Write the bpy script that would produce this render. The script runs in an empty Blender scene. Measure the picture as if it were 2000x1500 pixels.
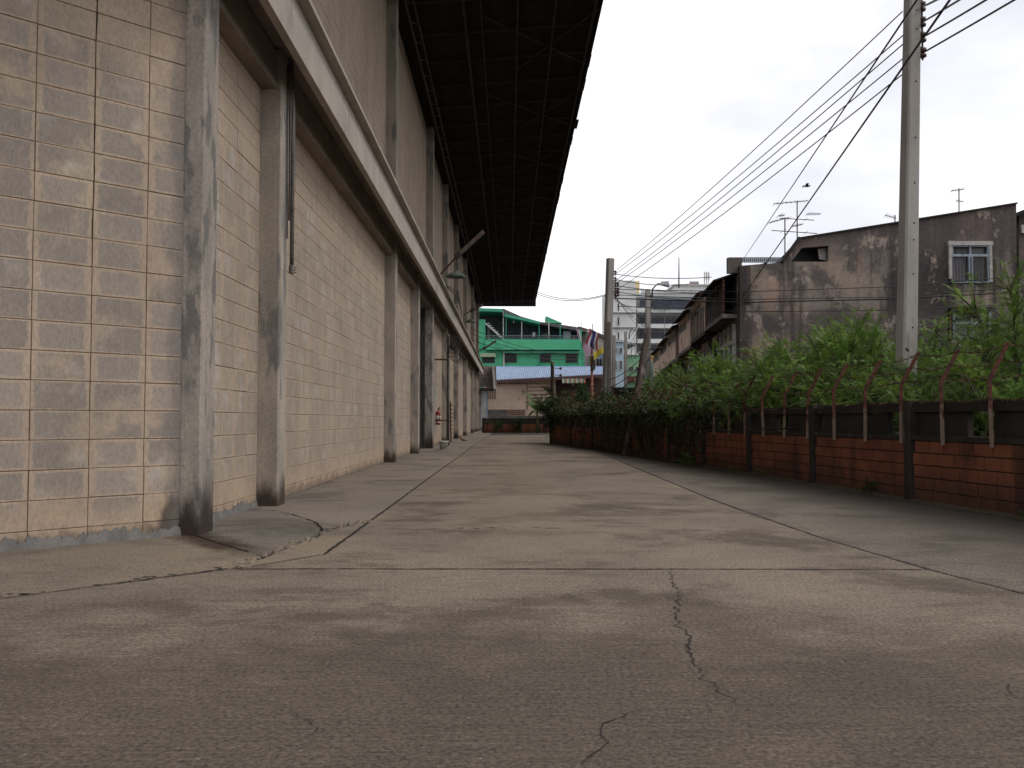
import bpy, math, random
from mathutils import Vector, Matrix, noise as mnoise
R = math.radians
rnd = random.Random(11)
scene = bpy.context.scene
col = scene.collection

# ------------------------------------------------------------------ camera
PITCH = math.atan(70/1800); YAW = -math.atan(6/1800)
CAM = Vector((0, 0, .85))
cd = bpy.data.cameras.new('camera'); cam = bpy.data.objects.new('camera', cd); col.objects.link(cam)
cd.sensor_width = 36; cd.lens = 32.4; cd.clip_start = .05; cd.clip_end = 900
cam.location = CAM; cam.rotation_euler = (R(90)+PITCH, 0, YAW)
scene.camera = cam
# ------------------------------------------------------------------ light
SUN_EL, SUN_AZ = 52, 108
w = bpy.data.worlds.new('World'); scene.world = w; w.use_nodes = True
nt = w.node_tree; nt.nodes.clear()
def wn(t, **k):
    n = nt.nodes.new(t)
    for a, b in k.items(): setattr(n, a, b)
    return n
sky = wn('ShaderNodeTexSky', sky_type='NISHITA', sun_disc=False, sun_elevation=R(SUN_EL), sun_rotation=R(SUN_AZ))
bg = wn('ShaderNodeBackground'); bg.inputs[1].default_value = .1
out = wn('ShaderNodeOutputWorld')
tc = wn('ShaderNodeTexCoord')
mp = wn('ShaderNodeMapping'); mp.inputs['Scale'].default_value = (1, 1, 2.2); mp.inputs['Location'].default_value = (.35, .1, .2)
nz = wn('ShaderNodeTexNoise'); nz.inputs['Scale'].default_value = 2.1; nz.inputs['Detail'].default_value = 6; nz.inputs['Roughness'].default_value = .52
rp = wn('ShaderNodeValToRGB')
rp.color_ramp.elements[0].position = .33; rp.color_ramp.elements[0].color = (.50, .505, .55, 1)
rp.color_ramp.elements[1].position = .60; rp.color_ramp.elements[1].color = (.86, .85, .86, 1)
e = rp.color_ramp.elements.new(.46); e.color = (.64, .635, .66, 1)
gain = wn('ShaderNodeVectorMath', operation='SCALE'); gain.inputs['Scale'].default_value = 12.8
mx = wn('ShaderNodeMix', data_type='RGBA'); mx.inputs['Factor'].default_value = .95
L = nt.links.new
L(tc.outputs['Generated'], mp.inputs[0]); L(mp.outputs[0], nz.inputs['Vector']); L(nz.outputs[0], rp.inputs[0])
L(rp.outputs[0], gain.inputs[0]); L(sky.outputs[0], mx.inputs[6]); L(gain.outputs[0], mx.inputs[7])
L(mx.outputs[2], bg.inputs[0]); L(bg.outputs[0], out.inputs[0])
sd = bpy.data.lights.new('sun', 'SUN'); sun = bpy.data.objects.new('sun', sd); col.objects.link(sun)
sd.energy = 1.2; sd.angle = R(30); sd.color = (1, .95, .88)
sun.rotation_euler = (R(90-SUN_EL), 0, R(180-SUN_AZ))
vs = scene.view_settings
scene.display_settings.display_device = 'sRGB'
vs.view_transform = 'Standard'; vs.look = 'None'; vs.gamma = 1; vs.exposure = .46; vs.use_curve_mapping = False
scene.cycles.max_bounces = 6

# ------------------------------------------------------------------ survey of the place (photo measurements -> metres)
cp, sp, cy, sy = math.cos(PITCH), math.sin(PITCH), math.cos(-YAW), math.sin(-YAW)
def ray(px, py):
    a, b = (px-1000)/1800, (750-py)/1800
    v = Vector((a, cp-b*sp, sp+b*cp))
    return Vector((v.x*cy+v.y*sy, -v.x*sy+v.y*cy, v.z))
def W(px, py, Y):
    d = ray(px, py); return CAM + d*(Y/d.y)
def G(px, py, z=0):
    d = ray(px, py); return CAM + d*((z-CAM.z)/d.z)

# ------------------------------------------------------------------ mesh helpers
class B:
    def __init__(s): s.v = []; s.f = []
    def add(s, vs_, fs):
        o = len(s.v); s.v += [tuple(p) for p in vs_]; s.f += [tuple(i+o for i in f) for f in fs]; return s
    def box(s, x0, x1, y0, y1, z0, z1):
        return s.add([(x0,y0,z0),(x1,y0,z0),(x1,y1,z0),(x0,y1,z0),(x0,y0,z1),(x1,y0,z1),(x1,y1,z1),(x0,y1,z1)],
            [(0,3,2,1),(4,5,6,7),(0,1,5,4),(1,2,6,5),(2,3,7,6),(3,0,4,7)])
    def bar(s, a, b, w_, h=None, up=(0,0,1)):
        a, b = Vector(a), Vector(b); h = h or w_; d = (b-a)
        if d.length < 1e-6: return s
        d.normalize(); u = Vector(up)
        if abs(d.dot(u)) > .98: u = Vector((0,1,0))
        x = d.cross(u).normalized()*w_/2; z = x.cross(d).normalized()*h/2
        return s.add([a-x-z,a+x-z,a+x+z,a-x+z,b-x-z,b+x-z,b+x+z,b-x+z],[(0,1,2,3),(4,7,6,5),(0,4,5,1),(1,5,6,2),(2,6,7,3),(3,7,4,0)])
    def prism(s, poly, z0, z1):
        n = len(poly)
        s.add([(p[0],p[1],z0) for p in poly]+[(p[0],p[1],z1) for p in poly],
              [tuple(range(n))[::-1], tuple(range(n,2*n))]+[(i,(i+1)%n,n+(i+1)%n,n+i) for i in range(n)])
        return s
    def tube(s, pts, r, n=6, caps=True):
        pts = [Vector(p) for p in pts]; rs = r if isinstance(r, (list, tuple)) else [r]*len(pts)
        o = len(s.v)
        for i, p in enumerate(pts):
            d = (pts[min(i+1,len(pts)-1)]-pts[max(i-1,0)]).normalized()
            u = Vector((0,0,1)) if abs(d.z) < .9 else Vector((0,1,0))
            x = d.cross(u).normalized(); y = x.cross(d)
            for k in range(n):
                a = 2*math.pi*k/n; s.v.append(tuple(p+(x*math.cos(a)+y*math.sin(a))*rs[i]))
        for i in range(len(pts)-1):
            for k in range(n):
                s.f.append((o+i*n+k, o+i*n+(k+1)%n, o+(i+1)*n+(k+1)%n, o+(i+1)*n+k))
        if caps:
            s.f.append(tuple(o+k for k in range(n))[::-1]); s.f.append(tuple(o+(len(pts)-1)*n+k for k in range(n)))
        return s
    def lathe(s, c, prof, n=14):
        c = Vector(c); o = len(s.v)
        for r, z in prof:
            for k in range(n):
                a = 2*math.pi*k/n; s.v.append((c.x+r*math.cos(a), c.y+r*math.sin(a), c.z+z))
        for i in range(len(prof)-1):
            for k in range(n): s.f.append((o+i*n+k, o+i*n+(k+1)%n, o+(i+1)*n+(k+1)%n, o+(i+1)*n+k))
        s.f.append(tuple(o+k for k in range(n))[::-1]); s.f.append(tuple(o+(len(prof)-1)*n+k for k in range(n)))
        return s
    def quadpx(s, pts, Y0, t):
        # outline in a plane Y=Y0 extruded back by t
        n = len(pts)
        s.add([(p[0],Y0,p[1]) for p in pts]+[(p[0],Y0+t,p[1]) for p in pts],
              [tuple(range(n)), tuple(range(n,2*n))[::-1]]+[(i,n+i,n+(i+1)%n,(i+1)%n) for i in range(n)])
        return s
    def mesh(s, name, m, smooth=False, off=(0,0,0)):
        me = bpy.data.meshes.new(name)
        ox, oy, oz = off
        me.from_pydata([(x-ox,y-oy,z-oz) for x,y,z in s.v], [], s.f); me.update()
        if m: me.materials.append(m)
        if smooth:
            for p in me.polygons: p.use_smooth = True
        return me
    def build(s, name, m, parent=None, smooth=False):
        # geometry is written in world metres; parents are unrotated empties (or parts sitting at their root)
        off = Vector((0,0,0)); q = parent
        while q is not None: off = off + q.location; q = q.parent
        o = bpy.data.objects.new(name, s.mesh(name, m, smooth, off)); col.objects.link(o)
        o.parent = parent
        return o
def tag(o, label=None, cat=None, group=None, kind=None):
    if label: o['label'] = label
    if cat: o['category'] = cat
    if group: o['group'] = group
    if kind: o['kind'] = kind
    return o
def thing(name, loc, label, cat, group=None):
    o = bpy.data.objects.new(name, None); o.empty_display_size = .2; col.objects.link(o); o.location = loc
    return tag(o, label, cat, group)
def inst(name, me, loc, rz=0, parent=None, scale=None):
    o = bpy.data.objects.new(name, me); col.objects.link(o)
    off = Vector((0,0,0)); q = parent
    while q is not None: off = off + q.location; q = q.parent
    o.parent = parent; o.location = Vector(loc)-off; o.rotation_euler = (0,0,rz)
    if scale: o.scale = scale
    return o

# ------------------------------------------------------------------ material helpers
class M:
    def __init__(s, name):
        s.m = bpy.data.materials.new(name); s.m.use_nodes = True; s.t = s.m.node_tree
        s.b = s.t.nodes['Principled BSDF']; s.p = s.t.nodes.new('ShaderNodeNewGeometry').outputs['Position']
    def n(s, t, **k):
        q = s.t.nodes.new(t)
        for a, b in k.items(): setattr(q, a, b)
        return q
    def put(s, sock, v):
        if isinstance(v, bpy.types.NodeSocket): s.t.links.new(v, sock)
        elif isinstance(v, (tuple, list)) and len(v) == 3 and sock.type == 'RGBA': sock.default_value = (*v, 1)
        else: sock.default_value = v
    def math(s, op, a, b=0, c=None, clamp=False):
        q = s.n('ShaderNodeMath', operation=op, use_clamp=clamp); s.put(q.inputs[0], a); s.put(q.inputs[1], b)
        if c is not None: s.put(q.inputs[2], c)
        return q.outputs[0]
    def noise(s, scale, stretch=(1,1,1), detail=5, rough=.55, loc=(0,0,0), dist=0):
        q = s.n('ShaderNodeMapping'); s.put(q.inputs[0], s.p); q.inputs['Scale'].default_value = stretch; q.inputs['Location'].default_value = loc
        z = s.n('ShaderNodeTexNoise'); s.put(z.inputs['Vector'], q.outputs[0]); z.inputs['Scale'].default_value = scale
        z.inputs['Detail'].default_value = detail; z.inputs['Roughness'].default_value = rough; z.inputs['Distortion'].default_value = dist
        return z.outputs[0]
    def ss(s, v, a, b):   # smoothstep a..b
        q = s.n('ShaderNodeMapRange', interpolation_type='SMOOTHSTEP')
        s.put(q.inputs[0], v); s.put(q.inputs[1], a); s.put(q.inputs[2], b); q.inputs[3].default_value = 0; q.inputs[4].default_value = 1
        return q.outputs[0]
    def mix(s, f, a, b, bt='MIX'):
        q = s.n('ShaderNodeMix', data_type='RGBA', blend_type=bt); s.put(q.inputs[0], f); s.put(q.inputs[6], a); s.put(q.inputs[7], b)
        return q.outputs[2]
    def xyz(s):
        q = s.n('ShaderNodeSeparateXYZ'); s.put(q.inputs[0], s.p); return q.outputs
    def dot(s, d):
        q = s.n('ShaderNodeVectorMath', operation='DOT_PRODUCT'); s.put(q.inputs[0], s.p); q.inputs[1].default_value = d; return q.outputs['Value']
    def gray(s, v):
        q = s.n('ShaderNodeCombineColor'); [s.put(q.inputs[i], v) for i in range(3)]; return q.outputs[0]
    def mul(s, c, v):     # colour times scalar
        return s.mix(1.0, c, s.gray(v), 'MULTIPLY')
    def done(s, c, rough=.88, bump=None, bs=.4, bd=.01, spec=.3, metal=0):
        s.put(s.b.inputs['Base Color'], c); s.put(s.b.inputs['Roughness'], rough); s.b.inputs['Specular IOR Level'].default_value = spec
        s.b.inputs['Metallic'].default_value = metal
        if bump is not None:
            q = s.n('ShaderNodeBump'); q.inputs['Strength'].default_value = bs; q.inputs['Distance'].default_value = bd
            s.put(q.inputs['Height'], bump); s.put(s.b.inputs['Normal'], q.outputs[0])
        return s.m
def lerp(a, b, t): return tuple(x+(y-x)*t for x, y in zip(a, b))
def grime(name, c1, c2, scale=2, stretch=(1,1,1), c3=None, s3=1.2, t3=(.55,.7), st3=(1,1,1), fine=60, fa=.3, rough=.88, bs=.4, bd=.006, spec=.3, foot=None, metal=0):
    m = M(name)
    c = m.mix(m.ss(m.noise(scale, stretch), .35, .65), c1, c2)
    if c3: c = m.mix(m.ss(m.noise(s3, st3, loc=(5,3,8), detail=7), *t3), c, c3)
    if foot:
        zz = m.math('ADD', m.xyz()[2], m.math('MULTIPLY', m.math('SUBTRACT', m.noise(6, (1,1,.3), loc=(2,9,1)), .5), foot[1]*1.6))
        c = m.mix(m.math('SUBTRACT', 1, m.ss(zz, foot[1]*.2, foot[1]*1.2)), c, foot[0])
    f = m.noise(fine, detail=3)
    c = m.mul(c, m.math('MULTIPLY_ADD', f, fa*2, 1-fa))
    return m.done(c, rough, f, bs, bd, spec, metal)
def plain(name, c, rough=.6, metal=0, spec=.4):
    return grime(name, c, tuple(x*.82 for x in c), 3, fine=25, fa=.12, rough=rough, bs=.1, metal=metal, spec=spec)
def glass(name, c=(.03,.035,.04), rough=.3):
    m = M(name); cc = m.mix(m.ss(m.noise(1.3), .3, .7), c, tuple(x*1.8 for x in c)); return m.done(cc, rough, spec=.25)
# ================================================================== materials
XF, XW = -2.28, -2.49            # column fronts, block wall front
U0, V0, BL, BH = 9.13, .1145, .385, .2
def block_mat(name, dirv, u0, zone, damp=None):
    m = M(name)
    u = m.math('DIVIDE', m.math('SUBTRACT', m.dot(dirv), u0), BL); v = m.math('DIVIDE', m.math('SUBTRACT', m.xyz()[2], V0), BH)
    fu, fv = m.math('FRACT', u), m.math('FRACT', v)
    eu = m.math('MULTIPLY', m.math('MINIMUM', fu, m.math('SUBTRACT', 1, fu)), BL)
    ev = m.math('MULTIPLY', m.math('MINIMUM', fv, m.math('SUBTRACT', 1, fv)), BH*2.3)
    ed = m.math('MINIMUM', eu, ev)
    cell = m.n('ShaderNodeCombineXYZ'); m.put(cell.inputs[0], m.math('FLOOR', u)); m.put(cell.inputs[1], m.math('FLOOR', v))
    wn_ = m.n('ShaderNodeTexWhiteNoise', noise_dimensions='3D'); m.put(wn_.inputs[0], cell.outputs[0]); rv = wn_.outputs['Value']
    hs = m.n('ShaderNodeSeparateXYZ'); m.put(hs.inputs[0], wn_.outputs['Color'])
    n1 = m.noise(16, detail=6, rough=.7); n2 = m.noise(60, (1,1,.5), detail=4); nb = m.noise(.75, (1,.6,1.2), detail=3, loc=(1,2,3))
    edge = m.math('ADD', ed, m.math('MULTIPLY', m.math('SUBTRACT', n1, .5), .10))
    patch = m.ss(edge, m.math('MULTIPLY_ADD', rv, .035, .010), m.math('MULTIPLY_ADD', rv, .038, .028))
    z = m.xyz()[2]
    if zone:
        za = m.ss(m.math('ADD', z, m.math('MULTIPLY', m.math('SUBTRACT', nb, .5), -2.2)), zone[0]+.9, zone[0]-.1)
        za = m.math('MULTIPLY', za, m.ss(m.math('MULTIPLY_ADD', hs.outputs[1], .25, z), .22, .5))
        za = m.math('MULTIPLY', za, m.math('MULTIPLY', m.math('MULTIPLY_ADD', hs.outputs[0], .35, .68), m.ss(m.noise(2.6, loc=(5,5,2), detail=5), .30, .50)))
        patch = m.math('MULTIPLY', patch, m.math('MULTIPLY', za, zone[1]))
    else: patch = m.math('MULTIPLY', patch, .12)
    tan = m.mix(m.ss(m.noise(2.1, detail=4), .35, .68), (.385,.30,.222), (.335,.262,.198))
    tan = m.mix(m.math('MULTIPLY', hs.outputs[2], .25), tan, (.30,.25,.205))
    grey = m.mix(rv, (.205,.178,.154), (.285,.24,.202))
    c = m.mix(patch, tan, grey)
    # pale efflorescence rims round the bare patches
    rim = m.math('MULTIPLY', m.math('MULTIPLY', patch, m.math('SUBTRACT', 1, patch)), 3.2)
    rim = m.math('MULTIPLY', rim, m.math('MULTIPLY', m.ss(m.noise(3, loc=(7,7,7)), .52, .68), .6), clamp=True)
    c = m.mix(rim, c, (.42,.385,.35))
    c = m.mix(m.math('MULTIPLY', m.ss(m.noise(7, (1,1,.35), loc=(4,1,3), detail=8, rough=.75), .6, .72), .28), c, (.40,.36,.33))
    # joint colour
    c = m.mul(c, m.math('MULTIPLY_ADD', m.noise(1.3, (1,1,.25), loc=(6,2,1), detail=6), .5, .76))
    j = m.ss(ed, .009, .003); c = m.mix(m.math('MULTIPLY', j, .28), c, (.26,.19,.13))
    # rusty ochre creep just above the ground
    lo = m.math('ADD', z, m.math('MULTIPLY', m.math('SUBTRACT', m.noise(3.2, loc=(3,3,1)), .5), .45))
    c = m.mix(m.math('MULTIPLY', m.ss(lo, .38, .1), .35), c, (.37,.26,.17))
    c = m.mix(m.math('MULTIPLY', m.ss(m.math('ADD', z, m.math('MULTIPLY', m.math('SUBTRACT', m.noise(9, loc=(8,1,1)), .5), .3)), .13, .02), .7), c, (.13,.10,.08))
    if damp:   # seepage stain climbing the wall beside the first column
        tt = m.math('SUBTRACT', damp, m.dot(dirv)); zz = m.math('MULTIPLY', z, .62)
        dd = m.math('SQRT', m.math('ADD', m.math('MULTIPLY', tt, tt), m.math('MULTIPLY', zz, zz)))
        dd = m.math('ADD', dd, m.math('MULTIPLY', m.math('SUBTRACT', m.noise(5, (1,1,.6), loc=(1,8,1), detail=6), .5), .42))
        c = m.mix(m.math('MULTIPLY', m.ss(dd, .24, .12), .85), c, (.05,.04,.033))
        c = m.mix(m.math('MULTIPLY', m.ss(m.math('ADD', tt, m.math('MULTIPLY', m.math('SUBTRACT', m.noise(4, (1,1,.5), loc=(3,8,1), detail=7), .5), .35)), .16, .04), .55), c, (.135,.128,.12))
    c = m.mul(c, m.math('MULTIPLY_ADD', n2, .7, .65)); c = m.mul(c, m.math('MULTIPLY_ADD', n1, .4, .8))
    return m.done(c, .92, m.math('ADD', n2, m.math('MULTIPLY', n1, .8)), .3, .004, .2)
S45 = math.sin(R(45))
C0 = Vector((-2.43, 6.86, 0)); CD = Vector((-S45, -S45, 0))          # slanted corner wall, running away from the first column
CU0 = C0.dot(-CD) - .281
blk_main = block_mat('cement block masonry', (0,1,0), U0, (2.9, .78))
blk_corner = block_mat('bare patched cement block', (S45,S45,0), CU0, (3.0, 1.25), damp=C0.dot(-CD))
blk_up = block_mat('painted cement block', (0,1,0), U0, None)
mortar = grime('mortar', (.27,.20,.14), (.19,.14,.10), 4)
colm = grime('column concrete', (.34,.295,.245), (.26,.228,.195), 4, (1,1,.35), (.16,.148,.135), 4.5, (.53,.62), (1,1,.28), foot=((.05,.037,.028), .28), fine=40, fa=.38)
colm_dark = grime('damp column concrete', (.31,.27,.228), (.235,.207,.18), 6, (1,1,.35), (.145,.133,.12), 5.5, (.50,.60), (1,1,.4), foot=((.035,.024,.018), .42), fine=36, fa=.42)
beamm = grime('beam concrete', (.27,.22,.18), (.20,.165,.135), 3, (1,.4,1), fine=50)
ledgem = grime('ledge concrete', (.40,.35,.30), (.34,.30,.26), 3, (1,.6,.3), (.27,.24,.21), 5, (.55,.75), (1,.6,.3), fine=55, fa=.25)
skirtm = grime('cement skirting', (.17,.16,.15), (.12,.115,.11), 9, (1,1,.5), (.12,.11,.10), 5, (.6,.72), fine=60)
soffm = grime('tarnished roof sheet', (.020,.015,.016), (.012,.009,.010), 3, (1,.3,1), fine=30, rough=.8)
battm = grime('roof batten steel', (.055,.043,.04), (.032,.026,.025), 3, fine=30, rough=.85)
rust = grime('flaking rust', (.085,.034,.022), (.045,.022,.017), 14, c3=(.22,.15,.11), s3=9, t3=(.56,.66), fine=80, fa=.35, rough=.9)
rustp = M('rusty angle iron'); _z = rustp.math('ADD', rustp.xyz()[2], rustp.math('MULTIPLY', rustp.math('SUBTRACT', rustp.noise(9, detail=5), .5), .9))
_a = rustp.mix(rustp.ss(rustp.noise(16, detail=4), .4, .6), (.095,.035,.024), (.05,.022,.018)); _a = rustp.mix(rustp.math('MULTIPLY', rustp.ss(_z, 1.02, .82), .75), _a, (.22,.165,.125))
_f = rustp.noise(70, detail=3); _a = rustp.mul(_a, rustp.math('MULTIPLY_ADD', _f, .9, .55)); rustp = rustp.done(_a, .9, _f, .5, .004, .2)
darkst = grime('dark steel', (.05,.045,.042), (.03,.028,.027), 8, c3=(.10,.05,.03), s3=9, rough=.7)
galv = grime('galvanised pipe', (.20,.18,.16), (.12,.105,.095), 6, (1,1,.3), c3=(.07,.05,.04), s3=20, t3=(.6,.65), rough=.6)
# ground
def concrete_ground(name, a, b, dark, warm, brush=True, foot=False):
    m = M(name)
    x, y, z = m.xyz()
    c = m.mix(m.ss(m.noise(.55, detail=5), .38, .62), a, b)
    c = m.mix(m.math('MULTIPLY', m.ss(m.noise(.8, loc=(3,7,0), detail=9, rough=.68, dist=.4), .49, .63), .8), c, dark)
    c = m.mix(m.math('MULTIPLY', m.ss(m.noise(1.7, (.6,1,1), loc=(9,2,0), detail=9, rough=.72), .52, .64), .6), c, dark)
    # stained foreground, darker towards the camera; warmer tone along the lane middle
    if brush:
        d = m.math('ADD', y, m.math('MULTIPLY', m.math('SUBTRACT', m.noise(.9, loc=(1,4,0), detail=9, rough=.68), .5), 4.2))
        c = m.mix(m.math('MULTIPLY', m.ss(d, 4.6, 3.1), .82), c, dark)
        t1 = m.ss(m.math('ABSOLUTE', m.math('SUBTRACT', x, m.math('MULTIPLY_ADD', m.noise(.25, detail=1), .7, -.2))), .75, .2)
        c = m.mix(m.math('MULTIPLY', m.math('MULTIPLY', t1, m.ss(y, 4.4, 6.5)), .30), c, warm)
    c = m.mix(m.math('MULTIPLY', m.ss(m.noise(1.1, loc=(4,4,4), detail=6), .55, .75), .3), c, warm)
    if foot:    # darkens towards the foot of the boundary wall
        fx = m.math('ADD', m.math('MULTIPLY_ADD', y, .06, x), m.math('MULTIPLY', m.math('SUBTRACT', m.noise(1.1, loc=(0,2,0), detail=7), .5), 1.6))
        c = m.mix(m.math('MULTIPLY', m.ss(fx, 2.6, 4.5), .82), c, (.042,.035,.029))
    br = m.noise(3.2, (1, 22, 1), detail=5, rough=.65)
    f = m.noise(62, detail=4, rough=.8); f2 = m.noise(16, detail=6, rough=.75)
    c = m.mul(c, m.math('MULTIPLY_ADD', m.ss(f, .28, .72), 1.2, .40)); c = m.mul(c, m.math('MULTIPLY_ADD', f2, .5, .75))
    c = m.mul(c, m.math('MULTIPLY_ADD', m.ss(br, .3, .7), .34, .82))
    c = m.mix(m.math('MULTIPLY', m.ss(m.noise(2.2, (1,9,1), loc=(3,1,0), detail=8, rough=.75), .56, .68), .45), c, dark)
    c = m.mix(m.math('MULTIPLY', m.ss(m.noise(7, (1,1.6,1), loc=(3,1,5), detail=8, rough=.8), .56, .66), .4), c, dark)
    sp_ = m.ss(m.noise(38, loc=(2,2,2), detail=2), .70, .76); c = m.mix(m.math('MULTIPLY', sp_, .5), c, (.32,.29,.26))
    if not brush:   # tea-brown seepage running out from the foot of the corner column
        ax, ay, ux, uy = -2.35, 6.85, .60, -.80
        rx, ry = m.math('SUBTRACT', x, ax), m.math('SUBTRACT', y, ay)
        al = m.math('ADD', m.math('MULTIPLY', rx, ux), m.math('MULTIPLY', ry, uy)); pe = m.math('ABSOLUTE', m.math('SUBTRACT', m.math('MULTIPLY', rx, -uy), m.math('MULTIPLY', ry, -ux)))
        pe = m.math('ADD', pe, m.math('MULTIPLY', m.math('SUBTRACT', m.noise(7, detail=6), .5), .35))
        sk_ = m.math('MULTIPLY', m.ss(pe, .24, .03), m.math('MULTIPLY', m.ss(al, 1.45, .7), m.ss(al, -.5, -.1)))
        c = m.mix(m.math('MULTIPLY', sk_, .9), c, (.035,.022,.015))
    return m.done(c, .92, m.math('ADD', m.math('MULTIPLY', f, .7), m.math('ADD', m.math('MULTIPLY', br, .8), f2)), .6, .009, .12)
conc = concrete_ground('road concrete', (.200,.163,.128), (.160,.132,.106), (.076,.061,.049), (.225,.178,.13))
apron = concrete_ground('apron concrete', (.215,.172,.128), (.175,.145,.113), (.12,.102,.086), (.25,.19,.135), brush=False)
apron_mid = concrete_ground('grubby apron concrete', (.205,.172,.14), (.165,.142,.118), (.10,.088,.077), (.235,.19,.145), brush=False)
apron_dk = concrete_ground('patched apron concrete', (.165,.145,.125), (.13,.115,.10), (.08,.07,.062), (.20,.165,.13), brush=False)
tarmac = concrete_ground('worn tarmac', (.172,.145,.118), (.138,.118,.098), (.075,.064,.054), (.185,.152,.12), brush=False, foot=True)
soil = grime('soil', (.05,.038,.028), (.03,.024,.018), 3, c3=(.03,.04,.015), s3=2)
crackm = grime('crack filled with dirt', (.022,.016,.013), (.012,.009,.008), 30)
wetm = M('water stain')
brick_m = M('hollow clay brick')
oi = brick_m.n('ShaderNodeObjectInfo').outputs['Random']
_c = brick_m.mix(brick_m.ss(brick_m.noise(3.0, detail=5), .3, .7), (.19,.066,.032), (.115,.041,.024))
_c = brick_m.mix(brick_m.math('MULTIPLY', oi, .6), _c, (.19,.072,.037))
_z = brick_m.math('ADD', brick_m.xyz()[2], brick_m.math('MULTIPLY', brick_m.math('SUBTRACT', brick_m.noise(2.2, loc=(1,1,5)), .5), .5))
_c = brick_m.mix(brick_m.math('MULTIPLY', brick_m.ss(_z, .36, .03), .72), _c, (.035,.022,.017))
_c = brick_m.mix(brick_m.math('MULTIPLY', brick_m.ss(brick_m.noise(1.7, (1,1,.45), loc=(5,0,2), detail=7), .50, .64), .7), _c, (.025,.016,.013))
_f = brick_m.noise(60, (1,1,3), detail=3); _c = brick_m.mul(_c, brick_m.math('MULTIPLY_ADD', _f, .6, .7))
brick_m = brick_m.done(_c, .9, _f, .5, .005, .25)
bmortar = grime('sooty mortar', (.028,.018,.014), (.05,.031,.023), 6)
mossy = grime('blackened mossy concrete', (.028,.022,.019), (.016,.014,.011), 3, c3=(.10,.09,.08), s3=5, t3=(.62,.72), st3=(1,1,.4))
polem = grime('pole concrete', (.27,.255,.235), (.225,.21,.195), 4, (1,1,.25), (.16,.15,.14), 5, (.58,.7), (1,1,.2), fine=55, fa=.25)
wire_m = plain('black cable', (.018,.018,.02), .6)
ceram = plain('brown glazed insulator', (.07,.035,.03), .35)
woodp = grime('weathered dark wood', (.06,.042,.033), (.035,.025,.02), 6, (1,1,.2), c3=(.14,.11,.09), s3=5, t3=(.58,.7), st3=(1,1,.3))
# the stained gable plaster
gp = M('rain-blackened plaster')
c_ = gp.mix(gp.ss(gp.noise(.7, detail=4), .38, .62), (.17,.132,.108), (.128,.110,.095))
c_ = gp.mix(gp.math('MULTIPLY', gp.ss(gp.noise(.35, loc=(9,0,4), detail=4), .52, .62), .8), c_, (.25,.145,.10))
c_ = gp.mix(gp.math('MULTIPLY', gp.ss(gp.noise(1.0, (1,1,.8), loc=(2,2,7), detail=8, rough=.68), .47, .60), .9), c_, (.055,.049,.046))
st = gp.noise(.95, (1,1,.07), loc=(4.2,0,0), detail=7, rough=.62)
stm = gp.math('MULTIPLY', gp.ss(st, .445, .56), gp.ss(gp.math('ADD', gp.xyz()[2], gp.math('MULTIPLY', gp.noise(.8, loc=(1,1,1)), 2)), .5, 4.0))
c_ = gp.mix(gp.math('MULTIPLY', stm, .92), c_, (.022,.019,.020))
band = gp.math('MULTIPLY', gp.ss(gp.math('ADD', gp.xyz()[2], gp.math('MULTIPLY', gp.noise(1.6, loc=(7,1,1), detail=6), 1.6)), 6.4, 7.6), .8)
c_ = gp.mix(band, c_, (.055,.045,.045))
band2 = gp.math('SUBTRACT', 1, gp.ss(gp.math('ABSOLUTE', gp.math('SUBTRACT', gp.math('ADD', gp.xyz()[2], gp.math('MULTIPLY', gp.noise(1.2, loc=(0,3,1), detail=6), 1.1)), 4.55)), .1, .75))
c_ = gp.mix(gp.math('MULTIPLY', band2, .8), c_, (.05,.042,.042))
c_ = gp.mix(gp.math('MULTIPLY', gp.ss(gp.noise(2.2, (1,1,.7), loc=(6,6,6), detail=8, rough=.7), .55, .66), .65), c_, (.25,.20,.17))
n_ = gp.noise(7, detail=8, rough=.75); c_ = gp.mul(c_, gp.math('MULTIPLY_ADD', n_, 1.9, .45))
gablem = gp.done(c_, .93, n_, .4, .02, .2)
# foliage
def leafm(name, c1, c2, c3=None, tr=.3):
    m = M(name); oi = m.n('ShaderNodeObjectInfo').outputs['Random']
    c = m.mix(m.ss(m.noise(3.5, detail=3), .35, .65), c1, c2)
    c = m.mix(m.math('MULTIPLY', m.noise(28, detail=1), .8), c, tuple(x*.45 for x in c1))
    if c3: c = m.mix(m.math('MULTIPLY', m.ss(m.noise(1.3, loc=(3,3,3)), .5, .7), .7), c, c3)
    c = m.mul(c, m.math('MULTIPLY_ADD', oi, .35, .82))
    m.done(c, .6, spec=.25)
    tl = m.n('ShaderNodeBsdfTranslucent'); m.put(tl.inputs[0], c); mxs = m.n('ShaderNodeMixShader'); mxs.inputs[0].default_value = tr
    o = m.t.nodes['Material Output']; m.t.links.new(m.b.outputs[0], mxs.inputs[1]); m.t.links.new(tl.outputs[0], mxs.inputs[2]); m.t.links.new(mxs.outputs[0], o.inputs[0])
    return m.m
leaf_a = leafm('feathery leaf', (.135,.24,.034), (.07,.14,.024), (.21,.31,.045))
leaf_b = leafm('broad leaf', (.05,.10,.028), (.07,.13,.035), tr=.25)
leaf_dk = leafm('creeper leaf', (.05,.07,.024), (.032,.042,.017), (.08,.05,.03), tr=.15)
leaf_dry = leafm('dry grass', (.17,.10,.04), (.10,.075,.03), (.06,.08,.025), tr=.2)
stemm = grime('twig bark', (.06,.045,.03), (.035,.028,.02), 8)
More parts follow.
